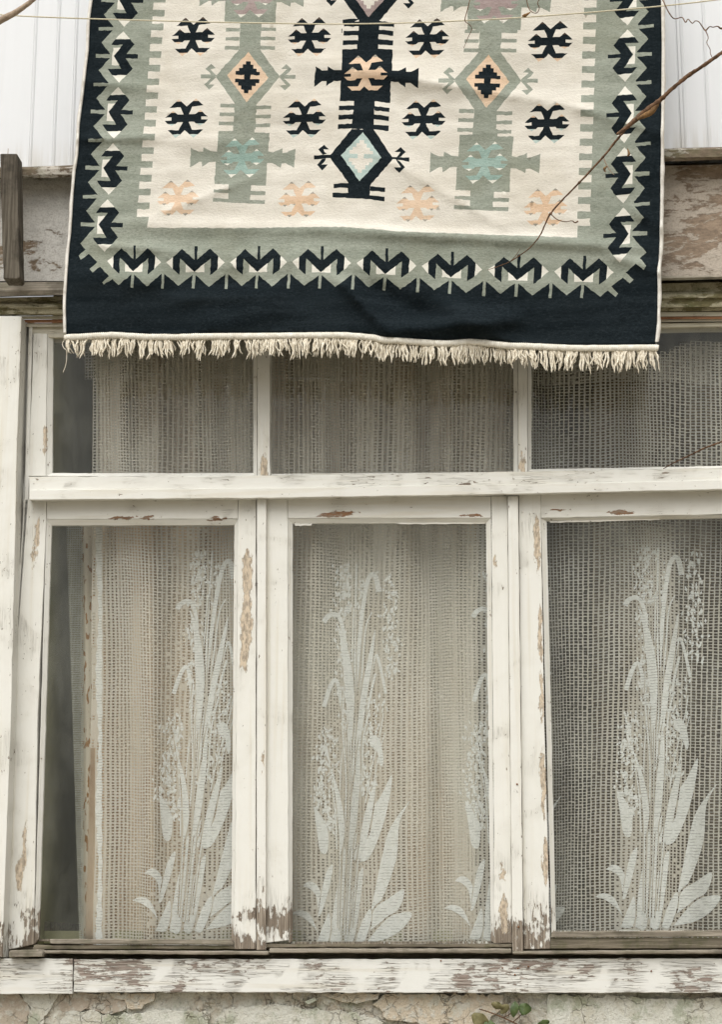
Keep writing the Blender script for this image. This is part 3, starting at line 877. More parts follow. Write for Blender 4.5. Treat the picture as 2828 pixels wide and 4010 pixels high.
def build_rug():
    draw = []
    def add(p, c):
        draw.append((p, RUGC.index(c)))
    outline = [p for p in LE] + BE[1:] + [p for p in RE[::-1][1:]]
    add(outline, 'black')
    # ---- borders
    LP = [(528, -330), (506, -104), (483.4, 114.8), (463.4, 333), (443, 552), (421.6, 772.4), (407, 996)]
    RP = [(2470, -340), (2464, -115), (2458.3, 107), (2449.5, 328), (2446.5, 568), (2442.5, 803.6), (2429, 1036)]
    BP = [(412, 1023), (643, 1027), (893.4, 1028), (1137.5, 1026), (1389.5, 1030), (1644.7, 1042), (1904, 1056.5), (2165, 1064), (2420, 1066)]
    def tl(k):
        a, b = LP[k], LP[k + 1]
        def fn(pts):
            o = []
            for x, y in pts:
                v = (y - 690) / 985.0
                u = (x - (722 - 85 * v)) / 4.497
                o.append((a[0] + (b[0] - a[0]) * v + u, a[1] + (b[1] - a[1]) * v))
            return o
        return fn
    def tr(k):
        a, b = RP[k], RP[k + 1]
        def fn(pts):
            o = []
            for x, y in pts:
                v = (y - 397) / 1058.0
                u = (x - (840 - 18 * v)) / 4.497
                o.append((a[0] + (b[0] - a[0]) * v + u, a[1] + (b[1] - a[1]) * v))
            return o
        return fn
    def tb(k):
        a, b = BP[k], BP[k + 1]
        def fn(pts):
            o = []
            for x, y in pts:
                v = (x - 107) / 755.0
                w = (y - (302 + 13 * v)) / 3.238
                o.append((a[0] + (b[0] - a[0]) * v, a[1] + (b[1] - a[1]) * v + w))
            return o
        return fn
    zc, zd = ZT(250, 800, 4.0475), ZT(2250, 800, 4.0475)
    sage = []
    for k in range(6):
        pts = [(523, 712), (332, 922), (490, 1135), (480, 1203), (282, 1412), (460, 1635)]
        if k == 5: pts = pts[:4]
        sage += tl(k)(pts)
    sage += zc([(257, 618), (340, 715), (230, 815), (262, 877), (390, 785), (525, 912), (402, 1025), (452, 1082), (572, 990), (712, 1137), (605, 1238), (632, 1275), (765, 1185), (865, 1280)])
    for k in range(8):
        pts = [(110, 452), (270, 603), (440, 468), (473, 468), (633, 620), (828, 460)]
        if k == 0: pts = pts[2:]
        if k == 7: pts = pts[:4]
        sage += tb(k)(pts)
    sage += zd([(415, 1465), (535, 1368), (658, 1468), (697, 1415), (590, 1298), (772, 1162), (885, 1252), (943, 1195), (818, 1080), (978, 940), (1103, 1042), (1143, 975), (1040, 855), (1148, 765)])
    rb = []
    for k in range(6):
        pts = [(1040, 420), (1215, 615), (1015, 862), (1020, 950), (1200, 1160), (1010, 1392)]
        if k == 5: pts = pts[:4]
        rb += tr(k)(pts)
    sage += rb[::-1]
    add(sage, 'sage')
    for k in range(6):
        t = tl(k)
        add(t([(278, 655), (560, 650), (560, 710), (280, 710)]), 'sage')
        add(t([(233, 1123), (520, 1130), (520, 1200), (233, 1190)]), 'sage')
        add(t([(715, 725), (835, 860), (580, 862)]), 'ivory')
        add(t([(578, 866), (835, 862), (916, 955), (775, 1128), (978, 1133), (972, 1210), (758, 1205), (885, 1385), (775, 1502), (522, 1502), (440, 1385), (680, 1388), (548, 1160), (712, 960), (505, 962)]), 'black')
        add(t([(538, 1015), (668, 1012), (548, 1160), (645, 1328), (513, 1322)]), 'ivory')
        add(t([(523, 1503), (775, 1503), (645, 1632)]), 'ivory')
        t = tr(k)
        add(t([(1030, 362), (1305, 335), (1307, 395), (1030, 420)]), 'sage')
        add(t([(1000, 865), (1283, 862), (1283, 930), (1000, 950)]), 'sage')
        add(t([(843, 437), (975, 578), (705, 598)]), 'ivory')
        add(t([(700, 602), (975, 582), (1053, 685), (808, 695), (955, 905), (797, 1155), (1030, 1143), (942, 1255), (690, 1283), (595, 1162), (735, 968), (510, 980), (508, 908), (732, 893), (603, 735)]), 'black')
        add(t([(860, 755), (993, 748), (983, 1078), (840, 1093), (955, 905)]), 'ivory')
        add(t([(695, 1288), (942, 1255), (823, 1420)]), 'ivory')
    for k in range(8):
        t = tb(k)
        add(t([(440, 455), (475, 455), (462, 640), (428, 635)]), 'sage')
        if k < 7: add(t([(828, 450), (862, 450), (852, 650), (818, 648)]), 'sage')
        add(t([(128, 300), (208, 238), (203, 392)]), 'ivory')
        add(t([(208, 235), (312, 135), (462, 275), (465, 102), (497, 102), (495, 275), (648, 135), (745, 235), (733, 402), (645, 472), (655, 262), (463, 432), (459, 432), (293, 258), (283, 462), (203, 388)]), 'black')
        add(t([(745, 235), (820, 315), (733, 402)]), 'ivory')
        add(t([(360, 328), (461, 430), (583, 322), (578, 436), (357, 433)]), 'ivory')
    # ---- field
    lb = lambda y: 601 - (601 - 535.6) * y / 843.0
    rbx = lambda y: 2339 - 26 * y / 843.0
    bot = [(575, 892), (959, 893), (1316, 887), (1500, 899), (1532, 904), (1900, 918), (2262, 930)]
    add([(lb(-250), -250), (lb(849), 849), (lb(849), 870)] + [(lb(880), 885)] + bot + [(rbx(932), 932), (rbx(-250), -250)], 'cream')
    for k in range(-12, 8):
        y = 415.6 + 53.9 * k
        add([(lb(y) - 3, y), (lb(y) + 46, y), (lb(y + 26) + 46, y + 26), (lb(y + 26) - 3, y + 26)], 'sage')
    add([(lb(849) - 4, 849), (582, 849), (575, 892), (575, 897), (520, 897)], 'sage')
    for k in range(-13, 7):
        y = 486.2 + 57 * k
        add([(rbx(y) - 50, y), (rbx(y) + 3, y), (rbx(y + 28) + 3, y + 28), (rbx(y + 28) - 50, y + 28)], 'sage')
    add([(2264, 884), (rbx(884) + 4, 884), (rbx(936) + 4, 940), (2262, 934)], 'sage')
    # ---- four-hooked motif
    A_body = [(512, 80), (600, 158), (638, 190), (672, 163), (785, 65), (905, 170), (722, 195), (672, 312), (775, 310), (855, 243), (975, 350), (868, 350), (868, 395), (975, 397), (915, 460), (780, 460),
              (758, 435), (668, 437), (720, 560), (900, 557), (815, 632), (680, 633), (605, 567), (540, 635), (410, 638), (338, 570), (508, 568), (578, 440), (490, 442), (460, 470), (335, 470), (287, 420),
              (395, 415), (395, 367), (290, 372), (420, 262), (497, 320), (588, 318), (540, 205), (362, 213), (430, 155)]
    A_top = [[(512, 80), (550, 113), (473, 115)], [(785, 65), (828, 102), (742, 104)], [(420, 262), (458, 291), (382, 294)], [(855, 243), (893, 275), (815, 277)]]
    A_bot = [[(410, 638), (540, 635), (455, 690)], [(680, 633), (815, 632), (742, 687)], [(345, 470), (445, 470), (398, 500)], [(795, 460), (905, 460), (848, 492)]]
    def motif(cx, cy, s, body, top, bottom):
        f = lambda pts: [(cx + (x - 636) / 4.0475 * s, cy + (y - 378) / 4.0475 * s) for x, y in pts]
        for p in A_bot:
            if bottom: add(f(p), bottom)
        add(f(A_body), body)
        for p in A_top:
            if top: add(f(p), top)
    def cross(cx, cy, sx, sy, c):
        C = [(782, 230), (855, 232), (853, 282), (895, 285), (893, 340), (943, 345), (943, 390), (992, 392), (990, 440), (855, 435), (845, 500), (988, 505), (980, 563), (930, 560), (928, 605), (873, 603),
             (870, 665), (822, 665), (815, 715), (752, 712), (750, 663), (707, 655), (708, 600), (662, 598), (663, 550), (615, 550), (617, 495), (752, 500), (755, 435), (625, 432), (625, 377), (677, 375),
             (677, 332), (732, 330), (735, 275), (780, 278)]
        add([(cx + (x - 805) / 3.855 * sx, cy + (y - 470) / 3.855 * sy) for x, y in C], c)
    for (x, y, s) in [(757, 143, 1), (1213, 144, 1), (1675, 150, 1.02), (2157, 162, 1.04)]: motif(x, y, s, 'black', 'umber', 'peach')
    for (x, y, s) in [(730, 463, 1), (1193, 463, 1), (1661, 468, 1.02), (2145, 482, 1.04)]: motif(x, y, s, 'black', 'peach', 'pale_blue')
    for (x, y, s) in [(698, 778, .97), (1172, 783, .98), (1638, 799, 1.0), (2139, 815, 1.02)]: motif(x, y, s, 'peach', 'taupe', None)
    for (x, y, s) in [(698, 778, .97), (1172, 783, .98), (1638, 799, 1.0), (2139, 815, 1.02)]:
        f = lambda pts: [(x + (a - 636) / 4.0475 * s, y + (b - 378) / 4.0475 * s) for a, b in pts]
        for p in ([(430, 620), (520, 620), (475, 660)], [(700, 618), (795, 618), (748, 658)], [(365, 455), (440, 455), (400, 492)], [(810, 448), (885, 448), (848, 485)]): add(f(p), 'taupe')
    # ---- central black column
    def sh(tr_, dx=0, dy=0, s=1.0, c=(0, 0)):
        return lambda pts: [((x - c[0]) * s + c[0] + dx, (y - c[1]) * s + c[1] + dy) for x, y in tr_(pts)]
    zm, zn = ZT(1200, 180, 3.373), ZT(1200, 480, 3.373)
    def diamond_black(z, inner, fig):
        add(z([(600, 85), (315, 425), (318, 470), (555, 795), (552, 928), (345, 928), (345, 985), (820, 1012), (1032, 1042), (1035, 980), (835, 960), (845, 830), (1138, 485), (1135, 455), (890, 95)]), 'black')
        add(z([(360, 810), (460, 797), (558, 800), (555, 865), (445, 858), (360, 868)]), 'black')
        add(z([(845, 840), (1042, 858), (1040, 918), (838, 900)]), 'black')
        add(z([(748, 125), (992, 462), (703, 775), (455, 432)]), inner)
        add(z([(98, 432), (250, 425), (330, 425), (330, 470), (200, 480), (100, 487)]), 'black')
        add(z([(272, 412), (240, 390), (225, 352), (300, 352), (235, 293), (157, 355), (215, 425)]), 'black')
        add(z([(255, 470), (250, 500), (200, 555), (282, 552), (207, 632), (140, 560), (205, 480)]), 'black')
        add(z([(1125, 455), (1165, 455), (1362, 460), (1360, 518), (1165, 482), (1125, 485)]), 'black')
        add(z([(1190, 462), (1245, 388), (1165, 383), (1247, 323), (1315, 387), (1250, 452)]), 'black')
        add(z([(1180, 478), (1250, 590), (1158, 590), (1230, 665), (1305, 590), (1240, 515)]), 'black')
        c = z([(722, 445)])[0]
        cross(c[0], c[1], .98, 1.02, fig)
    diamond_black(zn, 'pale_blue', 'cream')
    diamond_black(sh(zn, 35.3, -643), 'mauve', 'cream')
    zt = ZT(800, 0, 1.799)
    # cover the lower end of the upper diamond, run the stem down into the block
    add(zt([(975, 190), (1085, 140), (1240, 140), (1340, 195), (1336, 330), (970, 330)]), 'cream')
    add(zt([(1092, 125), (1235, 125), (1225, 352), (1078, 352)]), 'black')
    for q in ([(985, 152), (1095, 152), (1090, 185), (985, 187)], [(983, 217), (1088, 217), (1086, 248), (980, 250)], [(977, 285), (1082, 283), (1080, 313), (975, 318)],
              [(1230, 145), (1337, 160), (1335, 188), (1228, 183)], [(1226, 207), (1333, 220), (1332, 252), (1224, 243)], [(1222, 275), (1332, 285), (1330, 320), (1220, 312)]):
        add(zt(q), 'black')
    add(zm([(475, 45), (672, 37), (672, -20), (940, -20), (940, 37), (1140, 48), (1133, 325), (1215, 328), (1318, 282), (1320, 340), (1385, 340), (1488, 287), (1478, 560), (1375, 487), (1313, 487), (1307, 550),
            (1215, 475), (1120, 468), (1107, 755), (905, 730), (890, 1110), (600, 1095), (630, 728), (440, 728), (455, 458), (365, 460), (262, 530), (265, 465), (205, 465), (102, 540), (120, 270), (205, 325), (280, 322),
            (283, 268), (365, 318), (465, 318)]), 'black')
    for q in ([(430, 790), (634, 788), (630, 845), (428, 848)], [(425, 908), (628, 902), (624, 965), (422, 972)], [(418, 1035), (618, 1025), (610, 1085), (415, 1100)],
              [(900, 793), (1100, 818), (1097, 873), (898, 850)], [(896, 905), (1093, 930), (1090, 993), (893, 965)], [(890, 1040), (1090, 1052), (1087, 1123), (886, 1102)]):
        add(zm(q), 'black')
    motif(1434, 291, 1.0, 'peach', 'taupe', None)
    # ---- sage columns
    za, zb = ZT(760, 180, 3.855), ZT(720, 500, 3.5196)
    def column(dx, dy, s, bdx, bdy):
        z = sh(za, dx, dy, s, (968, 301)); y = sh(zb, bdx, bdy, s, (947, 620))
        # upper block with the mauve motif (cut by the frame)
        u = sh(zb, bdx + 37 + (6 if dx else 0), bdy - 630, s, (947, 620))
        add(u([(475, 45), (1183, 70), (1160, 325), (1225, 340), (1358, 283), (1358, 350), (1420, 340), (1538, 290), (1517, 552), (1400, 490), (1345, 495), (1335, 552), (1215, 487), (1145, 488), (1130, 785),
               (430, 775), (440, 468), (345, 475), (250, 538), (245, 472), (210, 470), (78, 545), (93, 275), (200, 330), (263, 330), (268, 270), (365, 320), (455, 330)]), 'sage')
        c = u([(808, 400)])[0]
        motif(c[0], c[1] + 8, s, 'mauve', 'ivory', 'ivory')
        # stem and bars between block and diamond
        st = lambda pts: [((x_ - 968) * s + 968 + dx, (y_ - 301) * s + 301 + dy) for x_, y_ in zt(pts)]
        add(st([(253, 155), (403, 155), (390, 365), (243, 365)]), 'sage')
        for q in ([(153, 197), (250, 197), (248, 222), (150, 222)], [(150, 262), (247, 262), (245, 285), (148, 285)], [(145, 323), (245, 323), (243, 350), (142, 350)],
                  [(398, 193), (505, 195), (505, 220), (397, 218)], [(396, 258), (500, 260), (500, 283), (394, 282)], [(390, 322), (498, 325), (498, 350), (388, 348)]):
            add(st(q), 'sage')
        add(z([(672, 40), (672, 62), (330, 445), (330, 470), (610, 865), (590, 1260), (928, 1260), (938, 890), (1288, 470), (1285, 455), (1000, 62), (1000, 40)]), 'sage')
        add(z([(822, 88), (1120, 475), (790, 850), (497, 440)]), 'peach')
        c = z([(805, 470)])[0]
        cross(c[0], c[1], s, s, 'black')
        for q in ([(395, 870), (612, 875), (610, 930), (393, 925)], [(385, 1003), (606, 1005), (606, 1060), (383, 1057)], [(372, 1140), (598, 1143), (596, 1200), (370, 1197)],
                  [(932, 900), (1163, 903), (1160, 955), (930, 957)], [(928, 1038), (1160, 1035), (1155, 1090), (925, 1090)], [(922, 1175), (1150, 1170), (1145, 1225), (920, 1225)]):
            add(z(q), 'sage')
        for q in ([(100, 430), (240, 430), (300, 450), (300, 480), (220, 490), (98, 490)], [(340, 445), (245, 350), (325, 335), (255, 270), (168, 345), (235, 400), (260, 455), (290, 480)],
                  [(335, 470), (215, 585), (305, 583), (222, 660), (148, 580), (235, 500), (280, 445)], [(1340, 435), (1530, 437), (1527, 495), (1340, 490)],
                  [(1280, 455), (1400, 350), (1312, 345), (1392, 275), (1470, 345), (1430, 400), (1330, 475)], [(1285, 470), (1390, 590), (1295, 600), (1370, 670), (1460, 590), (1390, 520), (1320, 450)]):
            add(z(q), 'sage')
        # lower block
        add(y([(475, 45), (675, 45), (678, -30), (975, -30), (972, 65), (1183, 70), (1160, 325), (1225, 340), (1358, 283), (1358, 350), (1420, 340), (1538, 290), (1517, 552), (1400, 490), (1345, 495), (1335, 552),
               (1215, 487), (1145, 488), (1130, 798), (924, 795), (912, 995), (1118, 995), (1112, 1050), (905, 1045), (610, 1030), (397, 1020), (402, 965), (610, 982), (617, 780), (420, 775), (440, 468), (345, 475),
               (250, 538), (245, 472), (210, 470), (78, 545), (93, 275), (200, 330), (263, 330), (268, 270), (365, 320), (455, 330)]), 'sage')
        add(y([(410, 848), (620, 852), (618, 905), (408, 892)]), 'sage')
        add(y([(915, 870), (1125, 878), (1120, 930), (912, 925)]), 'sage')
        c = y([(808, 405)])[0]
        motif(c[0], c[1] + 2, s * 1.02, 'teal', 'ivory', 'ivory')
    column(0, 0, 1.0, 0, 0)
    column(941.5, 16, 1.05, 951, 20)
    # ---- triangulate and hang
    polys = [d[0] if i == 0 else rough_poly(d[0], 0.9, 11) for i, d in enumerate(draw)]     # hand-woven edges wobble
    ov, of, ids = cut_mesh(polys, 15, (256, RUG_TOP, 2596, 1352))
    verts = [PS(v.x, v.y, rug_y(v.x, v.y)) for v in ov]
    me_i = [draw[i][1] for i in ids]
    rug = empty('rug', PS(1414, 1340, -0.16))
    tag(rug, 'woven rug with black, sage and cream diamond pattern, hung fringe down before the window', 'rug')
    o = mesh_obj('woven_cloth', verts, of, RUGM, None, me_i, smooth=True)
    if sum(p.normal.y for p in o.data.polygons) > 0: o.data.flip_normals()
    so = o.modifiers.new('thickness', 'SOLIDIFY'); so.thickness = .004; so.offset = -1
    parts = [o]
    # selvedges
    def selv(edge, side):
        pts = []
        y = RUG_TOP
        while y <= edge[-1][1]:
            pts.append((lerp_line(edge, y), y)); y += 12
        v, f = [], []
        prof = [(-1, -.001), (3, -.0045), (8, -.0055), (13, -.004), (17, .0), (15, .005), (2, .005)]
        n = len(prof)
        for (x, y) in pts:
            wob = 1 + .25 * mnoise.noise(Vector((y / 70, side * 5, 0)))
            b = rug_y(x, y)
            for (u, dd) in prof:
                wv = .0018 * mnoise.noise(Vector((y / 40, side * 9, 2)))
                v.append(PS(x + side * u * wob * (0.85 if side > 0 else 0.72), y, b + dd + wv))
        for i in range(len(pts) - 1):
            for j in range(n):
                k = (j + 1) % n
                f.append([i * n + j, i * n + k, (i + 1) * n + k, (i + 1) * n + j])
        s = mesh_obj('selvedge', v, f, MAT['selvedge'], None, smooth=True)
        parts.append(s)
    selv(LE, -1); selv(RE, 1)
    # wrapped lower binding
    xs = []
    x = 250
    while x < 2584:
        xs.append(x); x += 2.0
    def be(x):
        for (xa, ya), (xb, yb) in zip(BE[:-1], BE[1:]):
            if xa <= x <= xb:
                t = (x - xa) / (xb - xa); t = t * t * (3 - 2 * t)
                return ya + (yb - ya) * t
        return BE[0][1] if x < BE[0][0] else BE[-1][1]
    v, f = [], []
    sides = 10
    for i, x in enumerate(xs):
        yc = be(x) + 14
        b = rug_y(x, yc) - .002
        c = PS(x, yc, b)
        end = min(1, (x - 248) / 14, (2588 - x) / 12)
        r = .0080 * (0.55 + .45 * max(.1, end)) * (1 + .10 * math.sin(x * 2 * math.pi / 8.0) + .10 * mnoise.noise(Vector((x / 30, 0, 4))))
        lean = .3
        for k in range(sides):
            an = 2 * math.pi * k / sides
            v.append(c + Vector((lean * r * math.cos(an) * .6, r * math.sin(an) * .75, r * math.cos(an))))
    for i in range(len(xs) - 1):
        for k in range(sides):
            k2 = (k + 1) % sides
            f.append([i * sides + k, i * sides + k2, (i + 1) * sides + k2, (i + 1) * sides + k])
    f.append(list(range(sides))); f.append([(len(xs) - 1) * sides + k for k in range(sides)][::-1])
    bnd = mesh_obj('binding', v, f, MAT['binding'], None, smooth=True)
    import bmesh
    bm = bmesh.new(); bm.from_mesh(bnd.data); bmesh.ops.recalc_face_normals(bm, faces=bm.faces); bm.to_mesh(bnd.data); bm.free()
    parts.append(bnd)
    # tassels: a score of clumps, shared
    variants = []
    for q in range(22):
        v, f = [], []
        for s in range(random.choice((1, 2, 2, 3))):
            L = random.uniform(.032, .054)
            x0 = random.uniform(-.004, .004); x1 = x0 + random.gauss(0, .0055); bow = random.gauss(0, .0035); y1 = random.uniform(-.008, .004)
            r0 = random.uniform(.0014, .0023)
            b0 = len(v)
            seg = 7
            for i in range(seg + 1):
                t = i / seg
                cx = x0 + (x1 - x0) * t + bow * math.sin(math.pi * t) + .0012 * math.sin(9 * t + s)
                cy = y1 * t + .001 * math.cos(8 * t + s)
                cz = -L * t
                rr = r0 * (1.0 if t < .8 else (1.0 - t) / .2 * .8 + .2)
                for k in range(5):
                    an = 2 * math.pi * k / 5
                    v.append((cx + rr * math.cos(an) * 1.25, cy + rr * math.sin(an), cz))
            for i in range(seg):
                for k in range(5):
                    k2 = (k + 1) % 5
                    f.append([b0 + i * 5 + k, b0 + i * 5 + k2, b0 + (i + 1) * 5 + k2, b0 + (i + 1) * 5 + k])
        me = bpy.data.meshes.new('tassel'); me.from_pydata(v, [], f); me.materials.append(MAT['yarn'])
        me.polygons.foreach_set('use_smooth', [True] * len(me.polygons)); me.update()
        variants.append(me)
    x = 262
    while x < 2566:
        gap = mnoise.noise(Vector((x / 60, 7, 1)))
        yc = be(x) + 25
        t = bpy.data.objects.new('tassel', random.choice(variants)); col.objects.link(t)
        t.location = PS(x, yc, rug_y(x, yc) - .001 + random.uniform(-.002, .003))
        sc = random.uniform(.82, 1.08) * (1.0 if x > 2050 else .95)
        t.scale = (random.choice((-1, 1)) * random.uniform(.9, 1.2), 1, sc)
        t.rotation_euler = (random.gauss(0, .06), random.gauss(0, .09) + .25 * gap, random.uniform(-.5, .5))
        parts.append(t)
        x += random.choice((4.5, 6.0, 7.0, 8.0, 13.0)) + (16 if gap > .36 else 0)
    # one long loose thread at the left corner
    lt = tube('loose_thread', [PS(*q) for q in spline([(252, 1330, -.165), (243, 1345, -.168), (248, 1362, -.17), (258, 1372, -.17), (260, 1400, -.17), (256, 1430, -.168), (246, 1458, -.168)], 5)], .0009, MAT['yarn'], None, 6)
    parts.append(lt)
    inv = rug.location
    for p in parts:
        p.parent = rug
        p.matrix_parent_inverse.identity()
        p.location = Vector(p.location) - inv
    return rug
build_rug()

# ================================================================ curtains behind the glass
def cur_y(x, y):
    """depth of the lace curtain at D (x, y): hanging folds"""
    d = .100 + .016 * math.sin(x / 31.0 + .9 * math.sin(y / 420) + 1.0) + .010 * math.sin(x / 68.0 + .4) + .003 * math.sin(x / 14.0 + y / 300)
    return d + .004 * mnoise.noise(Vector((x / 60, y / 260, 5)))

def net(name, x0, x1, y0, y1, px, py, hole, yfun, mat, keep=None, wav=1.0, seed=1, warp=None):
    rnd = random.Random(seed)
    nx, ny = int((x1 - x0) / px), int((y1 - y0) / py)
    v, f = [], []
    idx = {}
    def q(i, j):
        """warped lattice in D units"""
        x = x0 + i * px; y = y0 + j * py
        xx = x + wav * (3.2 * math.sin(y / 260 + x / 170) + 12.0 * math.sin(x / 37.0 + .8 * math.sin(y / 420) + .5 * seed) + 2.2 * mnoise.noise(Vector((x / 70, y / 180, seed))))
        yy = y + wav * (4.0 * math.sin(x / 62 + .6) + 2.5 * mnoise.noise(Vector((x / 45, y / 110, seed + 9))))
        if warp: xx += warp(x, y)
        return xx, yy
    def vert(a, b):
        v.append(PD(a, b, yfun(a, b))); return len(v) - 1
    P = [[q(i, j) for j in range(ny + 1)] for i in range(nx + 1)]
    for i in range(nx):
        for j in range(ny):
            a, b, c, d = P[i][j], P[i + 1][j], P[i + 1][j + 1], P[i][j + 1]
            cx, cy = (a[0] + c[0]) / 2, (a[1] + c[1]) / 2
            if keep and not keep(cx, cy): continue
            h = hole(cx, cy, rnd)
            for key, pt in (((i, j), a), ((i + 1, j), b), ((i + 1, j + 1), c), ((i, j + 1), d)):
                if key not in idx: idx[key] = vert(*pt)
            A, B, C, D = idx[(i, j)], idx[(i + 1, j)], idx[(i + 1, j + 1)], idx[(i, j + 1)]
            if h is None:
                f.append([A, D, C, B]); continue
            hx, hy = h
            jx, jy = rnd.gauss(0, .022), rnd.gauss(0, .06)
            base = len(v)
            for (u, w) in ((.5 - hx / 2, .5 - hy / 2), (.5 + hx / 2, .5 - hy / 2), (.5 + hx / 2, .5 + hy / 2), (.5 - hx / 2, .5 + hy / 2)):
                u = min(.97, max(.03, u + jx + rnd.gauss(0, .02))); w = min(.97, max(.03, w + jy + rnd.gauss(0, .02)))
                xx = a[0] * (1 - u) * (1 - w) + b[0] * u * (1 - w) + c[0] * u * w + d[0] * (1 - u) * w
                yy = a[1] * (1 - u) * (1 - w) + b[1] * u * (1 - w) + c[1] * u * w + d[1] * (1 - u) * w
                v.append(PD(xx, yy, yfun(xx, yy)))
            e, g, k, l = base, base + 1, base + 2, base + 3
            f += [[A, e, g, B], [B, g, k, C], [C, k, l, D], [D, l, e, A]]
    o = mesh_obj(name, v, f, mat)
    if o.data.polygons and sum(p.normal.y for p in o.data.polygons) > 0: o.data.flip_normals()
    return o

PLANTS = [(0, 0), (-600, 45), (-1200, 66), (-1830, 15), (-2440, 40)]      # shifts (photo px) of the woven plant
def plant_axis(k):
    return (2560 + PLANTS[k][0]) / K

def hole_fn(x, y, rnd):
    if x < 224 and y > 1150:                     # dense hem down the left edge
        s = math.sin(y / 21.0) + .8 * math.sin(y / 8.7 + x)
        if s > .25: return None
        return (.42, .45)
    best = min(abs(x - plant_axis(k) - (2110 - y) * .012) for k in range(5))
    hx, hy = (.56, .58) if x < 1190 else (.66, .68)
    if 640 < x < 1110: hx, hy = .54, .44
    if y > 1180:
        r = 74 * (0.45 + .75 * (y - 1180) / 900)
        if best < r:
            t = 1 - best / r
            base = max(0.0, (y - 1880) / 230)
            if rnd.random() < .05 + .10 * t * max(0, (y - 1250) / 850) + .18 * base: return None
            hx, hy = .50 - .06 * t, .58 - .10 * t
    elif y < 1070:
        hx, hy = (.62, .64) if x < 1180 else (.62, .66)
    n = mnoise.noise(Vector((x / 30, y / 90, 2))) + 1.1 * math.sin(x / 47.0 + .5 * math.sin(y / 300))
    return (hx + .06 * n + rnd.gauss(0, .02), hy + .06 * n + rnd.gauss(0, .03))

def top_edge(x):
    if x < 1476: return 742
    return 796 - 28 * min(1, (x - 1476) / 55) - .05 * max(0, x - 1531)
def left_edge(y):
    return 207 if y < 1110 else 205 + (y - 1110) * .004

curtain = net('lace_curtain', 190, 1735, 735, 2124, 9.0, 6.8, hole_fn, cur_y, MAT['net'],
              lambda x, y: y > top_edge(x) and x > left_edge(y), 1.0, 3)
tag(curtain, 'white lace net curtain woven with tall reed plants behind the glass', 'curtain')

def strip(pts, w0, w1):
    pts = spline(pts, 4)
    L, Rr = [], []
    n = len(pts)
    for i in range(n):
        a = pts[max(i - 1, 0)]; b = pts[min(i + 1, n - 1)]
        dx, dy = b[0] - a[0], b[1] - a[1]
        l = math.hypot(dx, dy) or 1
        t = i / (n - 1)
        w = (w0 + (w1 - w0) * t) / 2
        L.append((pts[i][0] - dy / l * w, pts[i][1] + dx / l * w)); Rr.append((pts[i][0] + dy / l * w, pts[i][1] - dx / l * w))
    return L + Rr[::-1]

